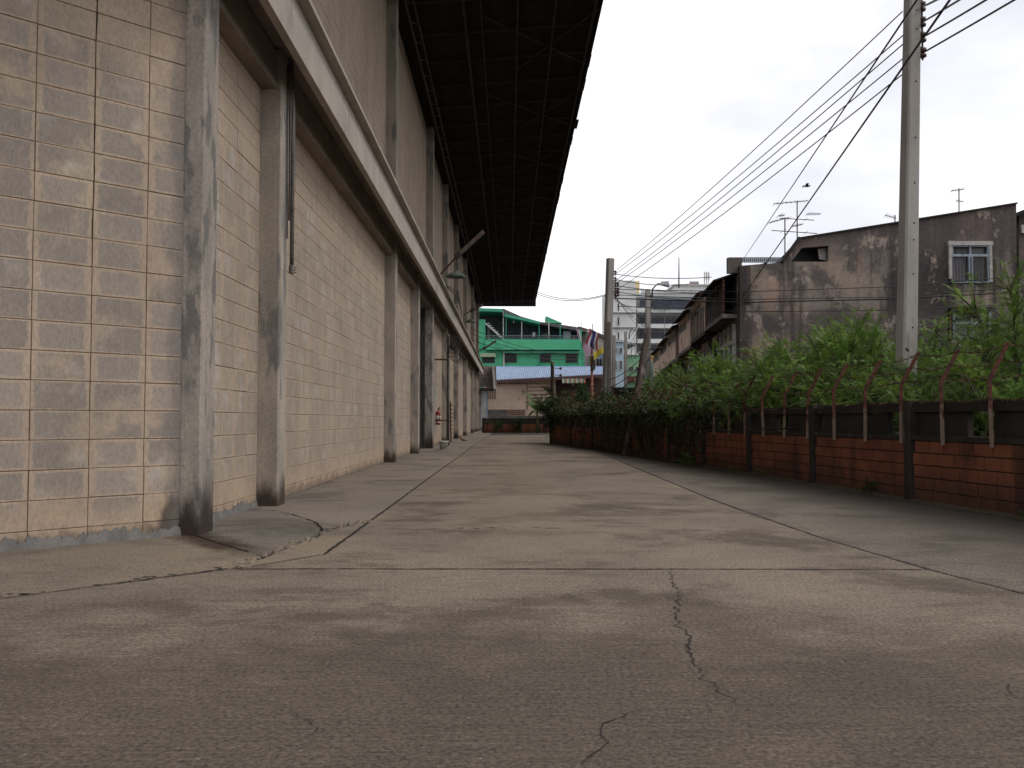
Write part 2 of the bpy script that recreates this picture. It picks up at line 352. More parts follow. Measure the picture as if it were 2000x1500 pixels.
# ================================================================== ground
g = B().add([(-300,-300,-.04),(300,-300,-.04),(300,600,-.04),(-300,600,-.04)], [(0,1,2,3)]).build('ground', soil); tag(g, kind='structure')
pav = bpy.data.objects.new('pavement', None); col.objects.link(pav); tag(pav, kind='structure')
def slab(name, poly, m, gap=.007, jit=.004, step=.12, z=0.0, parent=pav):
    # outline drawn in by the joint gap, its edge slightly ragged
    n = len(poly); c = Vector((sum(p[0] for p in poly)/n, sum(p[1] for p in poly)/n))
    area = sum(poly[i][0]*poly[(i+1)%n][1]-poly[(i+1)%n][0]*poly[i][1] for i in range(n))
    sgn = 1 if area > 0 else -1
    ins = []
    for i in range(n):
        a, b, d = Vector(poly[i-1][:2]), Vector(poly[i][:2]), Vector(poly[(i+1)%n][:2])
        e1, e2 = (b-a).normalized(), (d-b).normalized()
        n1, n2 = Vector((-e1.y,e1.x))*sgn, Vector((-e2.y,e2.x))*sgn
        k = (n1+n2); k = k/max(.35, k.dot(n1)) if k.length > .01 else n1
        ins.append(b+k*gap)
    pts = []
    for i in range(n):
        a, b = ins[i], ins[(i+1)%n]; l = (b-a).length; s = max(1, min(60, int(l/step)))
        nr = Vector((-(b-a).y,(b-a).x)).normalized()
        for q in range(s):
            p = a+(b-a)*(q/s)
            if q: p = p+nr*(mnoise.noise(Vector((p.x*6,p.y*6,z)))*jit*2.2+rnd.uniform(-jit,jit)*.5)
            pts.append((p.x,p.y))
    bb = B(); m_ = len(pts)
    bb.add([(x,y,z) for x,y in pts]+[(x,y,-.039) for x,y in pts], [tuple(range(m_)) if sgn > 0 else tuple(range(m_))[::-1]]+[(i,(i+1)%m_,m_+(i+1)%m_,m_+i) for i in range(m_)])
    return bb.build(name, m, parent)
XL, XR = -1.165, 2.25
js = [5.28,10.07,14.9,19.7,24.4,29.2,34,38.8,43.6,51.6]
near = slab('concrete_slab', [(-1.575,5.30),(-2.43,4.40),(-6.9,-.1),(-12,-6),(-12,-14),(4,-14),(3.3,-2),(2.85,2.3),(2.53,4.45),(2.41,5.1),(2.38,5.26)], conc)
slab('concrete_slab', [(-1.575,5.30),(2.38,5.26),(2.25,6.65),(2.18,8.4),(2.16,10.07),(XL,10.07),(XL,5.86),(-1.49,5.37)], conc)
for a, b in zip(js[1:], js[2:]):
    slab('concrete_slab', [(XL,a),(2.16+.012*(a-10),a),(2.16+.012*(b-10),b),(XL,b)], conc, gap=.004, jit=.002)
side = slab('tarmac_strip', [(2.38,5.26),(2.41,5.1),(2.53,4.45),(2.85,2.3),(3.3,-2),(4,-14),(14,-14),(9,2),(4.6,7),(4.1,11.2),(3.7,15.4),(3.3,19),(2.9,22.5),(2.29,22.5),(2.27,18),(2.17,10.07),(2.18,8.4),(2.25,6.65)], tarmac, gap=.006)
slab('concrete_slab', [(2.29,22.5),(6,22.5),(9,40),(9,51.6),(2.6,51.6)], tarmac, gap=.006)
crumb = [(-1.587,5.33),(-1.52,5.77),(-1.49,6.19),(-1.41,6.8),(-1.37,7.29),(-1.28,7.57),(-1.177,7.73)]
slab('apron_slab', [(-2.44,4.40),(-1.59,5.33),(-1.53,5.77),(-2.30,6.80),(-2.6,7.0),(-9.5,-.2),(-7,-.2)], apron, jit=.006)
slab('apron_slab', [(-1.53,5.77),(-1.50,6.19),(-1.42,6.8),(-1.46,7.25),(-1.62,7.75),(-1.95,8.35),(-2.24,8.75),(-2.6,8.8),(-2.6,7.0),(-2.30,6.80)], apron_dk, jit=.014, step=.05, gap=.012)
slab('apron_slab', [(-1.575,5.33),(-1.49,5.39),(XL,5.87),(XL,7.74),(-1.27,7.55),(-1.35,7.27),(-1.395,6.8),(-1.47,6.17),(-1.505,5.77)], apron, jit=.010, step=.05, gap=.008)
slab('apron_slab', [(-1.46,7.25),(-1.38,7.29),(-1.29,7.60),(XL,7.76),(XL,12.9),(-2.6,12.9),(-2.6,8.8),(-2.24,8.75),(-1.95,8.35),(-1.62,7.75)], apron_mid, jit=.006, step=.08)
for a, b in zip([12.9,17.4,22,26.6,31.2,36,42,47], [17.4,22,26.6,31.2,36,42,47,70]):
    slab('apron_slab', [(XL,a),(XL,b),(-2.6,b),(-2.6,a)], apron_mid, jit=.004, gap=.005)
# cracks: jagged fissures with dirt in them
def crack(px, wd, parent, name='crack', z=.0035, wall=None):
    pts = [G(*p) if len(p) == 2 else Vector(p) for p in px]
    L_, R_ = [], []
    for i in range(len(pts)-1):
        a, b = pts[i], pts[i+1]; s = max(2, int((b-a).length/.022))
        nr = Vector((-(b-a).y,(b-a).x,0)).normalized()
        for q in range(s):
            p = a+(b-a)*(q/s)+nr*(mnoise.noise(p_ := Vector((a.x*9+q*.37,a.y*9,i)))*.035+rnd.uniform(-.005,.005))
            t = (i+q/s)/(len(pts)-1); ww = wd*(.25+.75*math.sin(math.pi*min(1,max(.02,t)))**.5)*(.35+1.1*abs(mnoise.noise(Vector((p.x*17,p.y*17,3)))*1.5))
            L_.append((p.x-nr.x*ww,p.y-nr.y*ww,z)); R_.append((p.x+nr.x*ww,p.y+nr.y*ww,z))
    n = len(L_)
    return B().add(L_+R_, [(i,i+1,n+i+1,n+i) for i in range(n-1)]).build(name, crackm, parent)
crack([(1306,1112),(1313,1135),(1328,1160),(1322,1190),(1330,1222),(1342,1240),(1354,1248),(1349,1270),(1351,1292),(1370,1318),(1395,1340),(1420,1362),(1470,1395)], .0045, near)
crack([(1250,1385),(1215,1395),(1188,1415),(1180,1450),(1160,1470),(1120,1495)], .003, near)
crack([(575,1385),(585,1400),(603,1420),(607,1445)], .0025, near)
crack([(1952,1330),(1968,1345),(1990,1368)], .003, near)
crack([(1500,1180),(1600,1206),(1650,1240)], .001, near)
crack([(560,968),(590,962),(615,950)], .006, pav)
crack([(690,903),(760,911),(800,914)], .010, pav)
for a, b, y in [(885,912,1032),(920,945,1032),(948,975,1031),(1003,1009,1030),(1040,1056,1031),(1064,1100,1032),(957,972,1007),(727,782,1094)]:
    crack([(a,y),((a+b)/2,y+rnd.uniform(-.6,1)),(b,y+.6)], .017 if y < 1090 else .006, pav, 'scar')
cks = B()
for i in range(26):     # chipped pits along the apron edge
    t = rnd.random()**.7; p = Vector((-2.43,4.40,0)).lerp(Vector((-1.6,5.3,0)), t)+Vector((-.707,.707,0))*abs(rnd.gauss(0,.06))
    r = rnd.uniform(.006,.022); k = 7; o = len(cks.v)
    cks.add([(p.x+math.cos(j*.9)*r*rnd.uniform(.6,1.8), p.y+math.sin(j*.9)*r*rnd.uniform(.5,1), .003) for j in range(k)], [tuple(range(k))])
tag(cks.build('chipped_pit', crackm, pav), kind='stuff')
# wide open joint, stuffed with black dirt
def ribbon(pts, w0, name, m, parent, z=.004, j=.4):
    L_, R_ = [], []
    for i in range(len(pts)-1):
        a, b = Vector((*pts[i],0)), Vector((*pts[i+1],0)); s = max(2,int((b-a).length/.03)); nr = Vector((-(b-a).y,(b-a).x,0)).normalized()
        for q in range(s):
            p = a+(b-a)*(q/s); t = (i+q/s)/(len(pts)-1)
            wv = w0(t) if callable(w0) else w0
            wl, wr = wv*(1+rnd.uniform(-j,j)), wv*(1+rnd.uniform(-j,j)); p = p+nr*mnoise.noise(p*5)*.008
            L_.append(tuple(p-nr*wl+Vector((0,0,z)))); R_.append(tuple(p+nr*wr+Vector((0,0,z))))
    n = len(L_); return B().add(L_+R_, [(i,i+1,n+i+1,n+i) for i in range(n-1)]).build(name, m, parent)
ribbon([(-2.43,4.40),(-2.0,4.86),(-1.58,5.315)], lambda t: .007+.016*max(0,t-.35), 'open_joint', crackm, pav)
ribbon([(-1.575,5.29),(.5,5.28),(2.4,5.25)], .0085, 'open_joint', crackm, pav, j=.6)
ribbon([(XL,5.86),(XL,7.6),(XL+.005,9.5),(XL,14),(XL+.01,20),(XL,32),(XL,46)], .010, 'open_joint', crackm, pav, j=.7)
ribbon([(-1.49,5.37),(XL,5.86)], .007, 'open_joint', crackm, pav, j=.5)
ribbon([(2.53,4.45),(2.41,5.1),(2.25,6.65),(2.17,10.07),(2.27,18),(2.29,22.5)], .0045, 'open_joint', crackm, pav, j=.9)
# rubble along the broken apron edge
rub = B()
for i in range(110):
    t = rnd.random()*(len(crumb)-1); k = int(t); a, b = Vector((*crumb[k],0)), Vector((*crumb[k+1],0)); p = a.lerp(b, t-k)
    p += Vector((rnd.gauss(0,.035), rnd.gauss(0,.035), .0)); r = rnd.uniform(.005,.026)*(1 if rnd.random() > .12 else 1.7)
    v = [Vector((rnd.uniform(.6,1)*r*math.cos(j*1.26), rnd.uniform(.6,1)*r*math.sin(j*1.26), 0)) for j in range(5)]
    h = r*rnd.uniform(.3,.9)
    rub.add([p+q for q in v]+[p+q*.65+Vector((0,0,h)) for q in v], [(0,1,2,3,4)[::-1],(5,6,7,8,9)]+[(j,(j+1)%5,5+(j+1)%5,5+j) for j in range(5)])
tag(rub.build('rubble', apron), 'crumbled concrete rubble along the broken apron edge by the first column', 'rubble', kind='stuff')
lit = B()
for i in range(60):
    p = Vector((rnd.uniform(-2.2,4), rnd.uniform(3,26), .004)); 
    if rnd.random() < .5: p.x = rnd.choice([-2.2,3.3])+rnd.gauss(0,.25)
    r = rnd.uniform(.004,.014); lit.add([p+Vector((r*math.cos(j*1.57+i), r*math.sin(j*1.57+i)*.6, rnd.uniform(0,.006))) for j in range(4)], [(0,1,2,3)])
tag(lit.build('litter', leaf_dry), 'dry leaf crumbs scattered over the concrete road', 'leaf litter', kind='stuff')

# ================================================================== warehouse
wh = thing('warehouse', (XW, 6.9, 0), 'long tan cement block warehouse with concrete columns and wide dark overhanging roof', 'warehouse')
ZB = .85+3.32       # underside of the wall beam
ZT = 9.72
cols_low = [(6.85,7.19),(9.13,9.43),(18.47,18.77),(23.25,23.56),(27.55,27.9),(34.2,34.5),(41.5,41.8),(50,50.3),(60,60.3),(66,66.3),(69.7,70)]
cols_up = [(6.85,7.19),(18.47,18.77),(27.55,27.9),(34.2,34.5),(41.5,41.8),(50,50.3),(60,60.3),(69.7,70)]
lw = B()
for a, b in [(6.9,23.4),(27.7,70)]: lw.box(XW-.22, XW-.012, a, b, -.03, ZB+.5)
lower = lw.build('lower_wall', mortar, wh)
upper = B().box(XW-.22, XW-.012, 6.9, 70, ZB+.5, ZT).build('upper_wall', mortar, wh)
d = CD; nv = Vector((S45,-S45,0)); p0 = C0-nv*.012; p1 = p0+d*7
corner = B().prism([(p0.x,p0.y),(p1.x,p1.y),(p1.x-nv.x*.2,p1.y-nv.y*.2),(p0.x-nv.x*.2,p0.y-nv.y*.2)], -.03, ZT).build('corner_wall', mortar, wh)
def blockmesh(wd, ht, dp=.03, ch=.0025):
    x, z = wd/2, ht/2
    v = [(-x,dp,-z),(x,dp,-z),(x,dp,z),(-x,dp,z),(-x,ch,-z),(x,ch,-z),(x,ch,z),(-x,ch,z),(-x+ch,0,-z+ch),(x-ch,0,-z+ch),(x-ch,0,z-ch),(-x+ch,0,z-ch)]
    f = [(0,1,5,4),(1,2,6,5),(2,3,7,6),(3,0,4,7),(4,5,9,8),(5,6,10,9),(6,7,11,10),(7,4,8,11),(8,9,10,11)]
    return v, f
def bm_(name, wd, ht, m):
    v, f = blockmesh(wd, ht); me = bpy.data.meshes.new(name); me.from_pydata(v, [], f); me.materials.append(m); me.update(); return me
def seen(p):
    q = p-CAM
    if q.y < .5: return False
    px, py = 994+1800*q.x/q.y, 820-1800*q.z/q.y
    return -40 < px < 2040 and -60 < py < 1560
GAP = .0042
# list of blocks: (size on picture, kind, centre, width, height, rotz)
blks = []
inbay = lambda y0, y1: not any(a-.02 < (y0+y1)/2 < b+.02 for a, b in cols_low) and not (23.3 < (y0+y1)/2 < 27.8)
k0 = int((6.9-U0)/BL)-1
for k in range(k0, int((70-U0)/BL)+1):
    y0, y1 = U0+k*BL, U0+(k+1)*BL
    if y0 < 6.95: continue
    if not inbay(y0, y1): continue
    for r in range(-1, 21):
        z0, z1 = V0+r*BH, V0+(r+1)*BH
        if r < 0: z0 = .0
        c = Vector((XW, (y0+y1)/2, (z0+z1)/2))
        Y = c.y; vis = abs(XW)*1800/Y**2*BL*(1800*BH/Y)
        blks.append((vis if seen(c) else 0, 'main', c, BL-GAP, z1-z0-GAP, R(90), r))
for k in range(0, 18):
    t0, t1 = (0 if k == 0 else .281+(k-1)*BL), .281+k*BL
    for r in range(-1, 47):
        z0, z1 = V0+r*BH, V0+(r+1)*BH
        if r < 0: z0 = .0
        c = C0+CD*((t0+t1)/2)+Vector((0,0,(z0+z1)/2))
        blks.append((9e9*(1 if seen(c) and r < 25 else 0)/(1+k), 'corner', c, t1-t0-GAP, z1-z0-GAP, R(45), r))
blks.sort(key=lambda q: -q[0])
cache = {}
restm, restc = B(), B()
for i, (v_, kd, c, wd, ht, rz, r) in enumerate(blks):
    m = blk_main if kd == 'main' else blk_corner
    nn = Vector((1,0,0)) if kd == 'main' else nv
    c = c+nn*rnd.uniform(-.0015,.0025)+Vector((nn.y,-nn.x,0))*rnd.uniform(-.002,.002)+Vector((0,0,rnd.uniform(-.0012,.0012)))
    if i < 300:
        key = (kd, round(wd,3), round(ht,3))
        if key not in cache: cache[key] = bm_('concrete_block', wd, ht, m)
        inst('concrete_block', cache[key], c, rz+rnd.uniform(-.002,.002), lower if kd == 'main' else corner)
    else:
        v, f = blockmesh(wd, ht); mt = Matrix.Translation(c) @ Matrix.Rotation(rz, 4, 'Z')
        (restm if kd == 'main' else restc).add([mt @ Vector(q) for q in v], f)
tag(restm.build('block_courses', blk_main, lower), kind='stuff')
tag(restc.build('block_courses', blk_corner, corner), kind='stuff')
ub = B()
for k in range(-5, int((70-U0)/BL)+1):
    y0 = U0+k*BL
    for r in range(0, 25):
        z0 = 4.75+r*BH
        v, f = blockmesh(BL-GAP, BH-GAP); mt = Matrix.Translation((XW+rnd.uniform(-.002,.003), y0+BL/2, z0+BH/2)) @ Matrix.Rotation(R(90), 4, 'Z')
        ub.add([mt @ Vector(q) for q in v], f)
tag(ub.build('block_courses', blk_up, upper), kind='stuff')
def chpoly(x0, x1, y0, y1, c=.012):
    return [(x0,y0),(x1-c,y0),(x1,y0+c),(x1,y1-c),(x1-c,y1),(x0,y1)]
for i, (a, b) in enumerate(cols_low):
    cb = B()
    if i == 0:   # corner column: its near face turns towards the slanted wall
        cb.prism([(-2.7,6.98),(-2.425,6.845),(-2.29,6.83),(XF,6.84),(XF,7.14),(XF-.01,7.15),(-2.7,7.15)], -.03, ZB+.4)
    else: cb.prism(chpoly(XW-.1, XF, a, b), -.03, ZB+.4)
    cb.build('column', colm_dark if i in (0,4,6) else colm, wh)
for i, (a, b) in enumerate(cols_up):
    B().prism(chpoly(XW-.1, XF, a, b), ZB+.4, 7.0).build('upper_column', colm, wh)
    B().prism(chpoly(XW-.1, XF-.004, a+.003, b-.003), 7.006, ZT).build('upper_column', colm, wh)
B().box(XW-.1, -2.325, 7.0, 70, ZB, ZB+.36).build('wall_beam', beamm, wh)
# deep ledge: soffit slab, downstand fascia, projecting lip on top
Z1 = .85
B().box(XW-.1, -2.03, 5.4, 70.3, Z1+3.74, Z1+3.85).build('ledge_slab', beamm, wh)
B().box(-2.025, -1.95, 5.4, 70.3, Z1+3.395, Z1+3.852).build('ledge_fascia', ledgem, wh)
B().box(XW-.1, -1.84, 5.35, 70.34, Z1+3.855, Z1+3.905).build('ledge_lip', ledgem, wh)
# cement skirting, with a torn upper edge
def skirting(fn, length, nrm, seg=.012, hh=.07):
    sk = B(); n = int(length/seg); A_, B_, C_ = [], [], []
    for i in range(n+1):
        p = fn(i*seg); h = hh*(.75+.5*mnoise.noise(Vector((p.x*3,p.y*3,0)))+.5*mnoise.noise(Vector((p.x*17,p.y*17,2)))+.35*mnoise.noise(Vector((p.x*43,p.y*43,2)))+rnd.uniform(-.08,.08))
        A_.append(p+nrm*.022+Vector((0,0,-.01))); B_.append(p+nrm*.012+Vector((0,0,h))); C_.append(p-nrm*.01+Vector((0,0,h+.004)))
    m_ = n+1
    sk.add(A_+B_+C_, [(i,i+1,m_+i+1,m_+i) for i in range(n)]+[(m_+i,m_+i+1,2*m_+i+1,2*m_+i) for i in range(n)])
    return sk
skirting(lambda s: C0+CD*(s), 6.5, nv, hh=.085).build('skirting', skirtm, wh)
skirting(lambda s: Vector((XW,7.19+s,0)), 1.94, Vector((1,0,0)), hh=.085).build('skirting', skirtm, wh)
# the long settlement crack up the slanted wall
pt = C0+CD*(.281+BL)+nv*.0035
A_, B_ = [], []
for i in range(120):
    z = 1.78+i*.02; wv = .0035*(.5+1.3*abs(mnoise.noise(Vector((z*4,0,0)))))*min(1,(z-1.75)/.5); o = mnoise.noise(Vector((z*2.5,4,0)))*.012+rnd.uniform(-.0015,.0015)
    p = pt+CD*o; A_.append(p+CD*wv+Vector((0,0,z))); B_.append(p-CD*wv+Vector((0,0,z)))
B().add(A_+B_, [(i,i+1,121+i-1+0,120+i) if False else (i,i+1,120+i+1,120+i) for i in range(119)]).build('wall_crack', crackm, wh)
# roller shutter in the fourth bay
rs = B().box(XW-.2, XW-.16, 23.56, 27.55, 0, ZB+.4).build('shutter', darkst, wh)
z = .04
while z < ZB:
    B().bar((XW-.145,23.57,z),(XW-.145,27.54,z), .03, .07).build('shutter_slat', darkst, rs); z += .1
B().box(XW-.17, XW-.02, 27.44, 27.54, 0, ZB).build('shutter_guide', darkst, wh)
# conduit on the second column
def pipe(pts, r, name='conduit', m=galv, parent=wh, n=8): return B().tube(pts, r, n).build(name, m, parent, smooth=True)
pipe([(XF+.012,9.47,4.6),(XF+.03,9.5,4.05),(XF+.03,9.5,2.42)], .022)
pipe([(XF+.012,9.40,4.6),(XF+.02,9.42,4.2),(XF+.02,9.42,2.9)], .012)
pipe([(XF+.012,9.34,4.5),(XF+.016,9.35,2.7)], .009)
cbx = B().lathe((XF+.03,9.5,2.36), [(.018,0),(.03,.004),(.03,.085),(.022,.09)], 10).build('conduit_end', galv, wh)
for z in (2.375, 2.40, 2.425): B().bar((XF+.03,9.5,z),(XF+.075,9.5,z), .008).build('conduit_screw', darkst, wh)
# ---------------- canopy roof
def zc(x): return .85+8.83+(x-XW)*(.33/4.55)
XE = 2.06
def sheet(wd, x0, x1, ridges=5):
    n = ridges*4; v = []
    for k in range(n+1):
        y = wd*k/n; z = .022*math.cos(2*math.pi*k/4/1.0*1.0)
        v += [(x0,y,zc(x0)+z),(x1,y,zc(x1)+z)]
    f = [(2*k,2*k+1,2*k+3,2*k+2) for k in range(n)]
    return v, f
shm = []
for e in (0, .008, .02, -.01, .08):
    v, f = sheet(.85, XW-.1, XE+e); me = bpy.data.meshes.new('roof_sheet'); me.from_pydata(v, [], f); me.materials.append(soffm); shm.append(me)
y = -1.6; i = 0
while y < 69.9:
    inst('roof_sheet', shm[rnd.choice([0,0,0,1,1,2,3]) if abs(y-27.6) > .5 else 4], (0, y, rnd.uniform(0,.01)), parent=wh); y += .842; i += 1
for k in range(44):
    y = 20.7-1.635*13+1.635*k
    if y < -1.5 or y > 70: continue
    B().bar((-2.2,y,zc(-2.2)-.10),(XE-.06,y,zc(XE)-.10), .035, .05).build('roof_batten', battm, wh)
for x, s in ((-.97,.055),(-.6,.03),(.19,.045),(1.01,.04),(1.88,.05)):
    B().bar((x,-1.5,zc(x)-.15),(x,69.9,zc(x)-.15), s, s).build('purlin', battm, wh)
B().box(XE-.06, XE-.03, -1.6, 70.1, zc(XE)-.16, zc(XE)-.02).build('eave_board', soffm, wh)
B().box(XW, XE, 70.05, 70.09, 9.5, 10.08).build('eave_board', soffm, wh)
for x, z in ((-2.12,9.36),(-1.98,9.5)):
    B().tube([(x,-1.5,z),(x,69.9,z)], .03, 6).build('truss_rail', battm, wh)
for k in range(70):
    y = -1+k*1.02
    B().bar((-2.12,y,9.36),(-1.98,y+.5,9.5), .02).build('truss_web', battm, wh) if k < 45 else None
for k in range(12):
    y = 10+k*4.9
    B().bar((-.6,y,zc(0)-.19),(XE-.1,y+3.2,zc(XE)-.17), .022).build('brace_rod', battm, wh)
    B().bar((XE-.1,y,zc(XE)-.19),(.2,y+3.2,zc(.2)-.17), .022).build('brace_rod', battm, wh)

# ---------------- things on and along the warehouse
fe = thing('fire_extinguisher', (XW+.09, 31.3, .68), 'red fire extinguisher with pale label hung on the block wall beyond the shutter', 'fire extinguisher')
redm = plain('red enamel', (.28,.02,.018), .35); whm = plain('off white label', (.5,.5,.48), .6)
B().lathe((XW+.09,31.3,.68), [(.07,0),(.078,.02),(.078,.40),(.06,.45),(.028,.48),(.028,.5)], 14).build('cylinder', redm, fe, True)
B().lathe((XW+.09,31.3,.86), [(.0795,0),(.0795,.13)], 14).build('label', whm, fe, True)
B().lathe((XW+.09,31.3,.74), [(.0795,0),(.0795,.04)], 14).build('label', whm, fe, True)
B().lathe((XW+.09,31.3,1.18), [(.02,0),(.024,.03),(.015,.06)], 8).bar((XW+.09,31.3,1.22),(XW+.16,31.22,1.25), .02).bar((XW+.09,31.3,1.235),(XW+.15,31.2,1.28), .014).build('valve', darkst, fe)
B().tube([(XW+.1,31.26,1.2),(XW+.16,31.1,1.18),(XW+.16,31.08,1.0),(XW+.14,31.12,.82)], .012, 6).build('hose', darkst, fe, True)
B().bar((XW,31.3,1.1),(XW+.09,31.3,1.1), .03).build('hanger', darkst, fe)
sg = thing('wall_sign', (XW, 31.2, 1.5), 'small pale green notice on the block wall above the fire extinguisher', 'sign')
B().box(XW, XW+.008, 31.0, 31.4, 1.45, 1.95).build('board', plain('pale green print', (.33,.42,.33), .5), sg)
B().box(XW+.008, XW+.012, 31.1, 31.3, 1.6, 1.85).build('pictogram', plain('dull green ink', (.12,.25,.16), .5), sg)
bk = thing('bucket', (-1.87, 26.5, 0), 'grimy white plastic bucket on the ground by the wall foot below the extinguisher', 'bucket')
bcm = grime('grimy white plastic', (.60,.57,.53), (.45,.42,.39), 9, rough=.5)
B().lathe((-1.87,26.5,0), [(.10,0),(.135,.22),(.145,.225),(.145,.245),(.13,.245),(.10,.02)], 18).build('tub', bcm, bk, True)
B().tube([(-2.01,26.5,.23),(-2.03,26.42,.12),(-1.87,26.36,.06),(-1.72,26.42,.12),(-1.73,26.5,.23)], .004, 5).build('handle', darkst, bk)
pp = thing('pipe_post', (-2.02, 30.6, 0), 'dark steel pipe post with a round fan cage and cable loops near its top', 'pipe post')
B().tube([(-2.02,30.6,-.02),(-2.02,30.6,3.7)], .05, 10).build('pipe', grime('painted steel pipe', (.085,.075,.07), (.055,.05,.047), 6, c3=(.10,.06,.04), s3=7, rough=.6), pp, True)
B().bar((-2.45,30.5,2.85),(-2.02,30.6,2.85), .05).build('bracket', rust, pp); B().bar((-2.45,30.5,.83),(-2.02,30.6,.83), .05).build('bracket', rust, pp)
fn = B(); c = Vector((-1.86,30.5,3.28))
for k in range(24):
    a = k*math.pi/12
    fn.tube([c+Vector((.10*math.cos(a),-.12,.10*math.sin(a))), c+Vector((.27*math.cos(a),-.10,.34*math.sin(a))), c+Vector((.28*math.cos(a),.12,.35*math.sin(a)))], .009, 4)
for r in (.1,.19,.28): fn.tube([c+Vector((r*math.cos(t*.3927),-.12+.05*r,r*1.25*math.sin(t*.3927))) for t in range(17)], .009, 4)
fn.lathe((c.x,c.y-.02,c.z-.08), [(.07,0),(.1,.05),(.1,.12),(.06,.17)], 10)
fn.build('fan_cage', darkst, pp)
for k in range(4):
    B().tube([c+Vector((-.2+.1*k,-.05,-.3)), c+Vector((.05+.06*k,-.1,-.52-.03*k)), c+Vector((.25,0,-.42+.04*k)), c+Vector((.2,.05,-.2))], .012, 5).build('cable', wire_m, pp)
for i,(y_, ln) in enumerate([(9.6,0)][:0]): pass
br = thing('broom', (-1.9, 37, 0), 'short brown straw broom leaning at the foot of a column beyond the pipe post', 'broom')
bb = B(); base = Vector((-1.72,37,0)); top = Vector((-2.06,37.0,.42))
for k in range(14):
    s = rnd.uniform(-.07,.07); bb.tube([base+Vector((s*1.6,rnd.uniform(-.05,.05),.0)), Vector((-1.93+s*.5,37,.11)), Vector((-2.03,37,.26)), top], [.02,.018,.012,.005], 5)
bb.build('bristles', grime('straw', (.20,.11,.05), (.11,.06,.03), 20, (3,3,1)), br)
B().tube([Vector((-2.03,37,.25)), top, top+Vector((-.02,0,.06))], .012, 6).build('grip', woodp, br)
hr = B(); 
st_ = thing('leaning_rod', (-2.16, 34.9, 0), 'thin dark notched rod standing against the column behind the pipe post', 'rod')
B().bar((-2.2,35.0,0),(-2.22,35.0,1.55), .05).build('rod', rust, st_)
for k in range(9): B().bar((-2.2,34.96,.2+.15*k),(-2.13,34.96,.2+.15*k), .03).build('notch', rust, st_)
# pole lamps on the ledge
def wall_lamp(a, m_, b, label, shade=True):
    t = thing('wall_lamp', a, label, 'lamp', 'lamps bracketed off the warehouse')
    a, m_, b = Vector(a), Vector(m_), Vector(b)
    B().tube([a, m_], .025, 6).build('arm', rust, t); 
    hd = B(); dd = (b-m_).normalized(); hd.bar(m_, b, .13, .09); hd.bar(m_+dd*.05-Vector((0,0,.05)), b-dd*.05-Vector((0,0,.05)), .08, .03)
    hd.build('lamp_housing', grime('dusty lamp housing', (.16,.12,.10), (.10,.075,.06), 7), t)
    B().bar(m_-dd*.06, m_+dd*.12, .17, .14).build('clamp', darkst, t)
    if shade:
        c = m_+Vector((-.03,0,-.5)); B().tube([m_, c+Vector((0,0,.12))], .008, 4).build('cord', wire_m, t)
        B().lathe(c-Vector((0,0,.02)), [(.26,-.06),(.24,0),(.08,.09),(.05,.13)], 14).build('lamp_shade', grime('verdigris enamel', (.12,.16,.13), (.07,.075,.065), 9), t, True)
wall_lamp((-1.86,24.7,4.75), (-1.40,24.7,5.26), (-.68,24.7,5.93), 'nearest lamp arm rising off the ledge, with a dangling green shade')
wall_lamp((-1.86,51.8,4.6), (-1.4,51.8,4.86), (-.70,51.8,5.32), 'lowest lamp arm rising off the ledge in front of the green building', False)
wall_lamp((-2.28,46,6.1), (-1.9,46,6.3), (-1.30,46,6.62), 'farthest high lamp arm on the upper wall where the roof ends')
for k in range(3):
    B().tube([(-1.85,26.5+k*.2,4.76),(-1.6,29,4.9-.1*k),(-1.75,34,4.75),(-2.2,41.4,5.1)], .012, 4).build('cable', wire_m, wh)
# gatehouse at the far end
gh = thing('gatehouse', (-2.0, 74, 0), 'small gatehouse with brown tiled eave at the far end of the warehouse', 'shed')
tilem = grime('brown roof tile', (.11,.085,.075), (.065,.05,.045), 5, fine=30); bluem = plain('pale blue paint', (.22,.30,.40), .6); greyw = grime('grey render', (.22,.20,.185), (.14,.13,.12), 1.5, c3=(.07,.06,.055), s3=1)
B().box(-4.5,-2.15,70.6,77,0,3.3).build('wall', greyw, gh)
o_ = B()
for k in range(7):
    z0 = 5.0-.24*k; y0 = 71.6-.18*k+.02
    for q in range(13):
        x0 = -3.6+.2*q+.012*k; 
        (B() if False else o_).add([(x0,y0,z0),(x0+.1,y0-.02,z0+.05),(x0+.2,y0,z0),(x0,y0-.22,z0-.25),(x0+.1,y0-.24,z0-.2),(x0+.2,y0-.22,z0-.25)], [(0,1,4,3),(1,2,5,4)])
tag(o_.build('roof_tiles', tilem, gh), kind='stuff')
B().quadpx([(-1.18,3.2),(-1.0,3.25),(-1.18,5.0),(-1.28,5.0)], 70.2, 4).build('verge_board', plain('white verge board', (.5,.5,.48), .6), gh)
B().box(-3.6,-1.2,70.3,74,3.12,3.3).build('eave_soffit', darkst, gh)
B().box(-2.14,-1.75,70.7,70.8,.35,3.1).build('door', plain('whitewashed door', (.42,.42,.43), .6), gh)
B().box(-1.74,-1.62,70.75,70.85,0,3.1).build('door_frame', bluem, gh)
B().bar((-2.1,70.5,.3),(-1.5,70.5,.3), .05).bar((-2.1,70.5,0),(-2.1,70.5,.3), .05).bar((-1.5,70.5,0),(-1.5,70.5,.3), .05).build('step', darkst, gh)
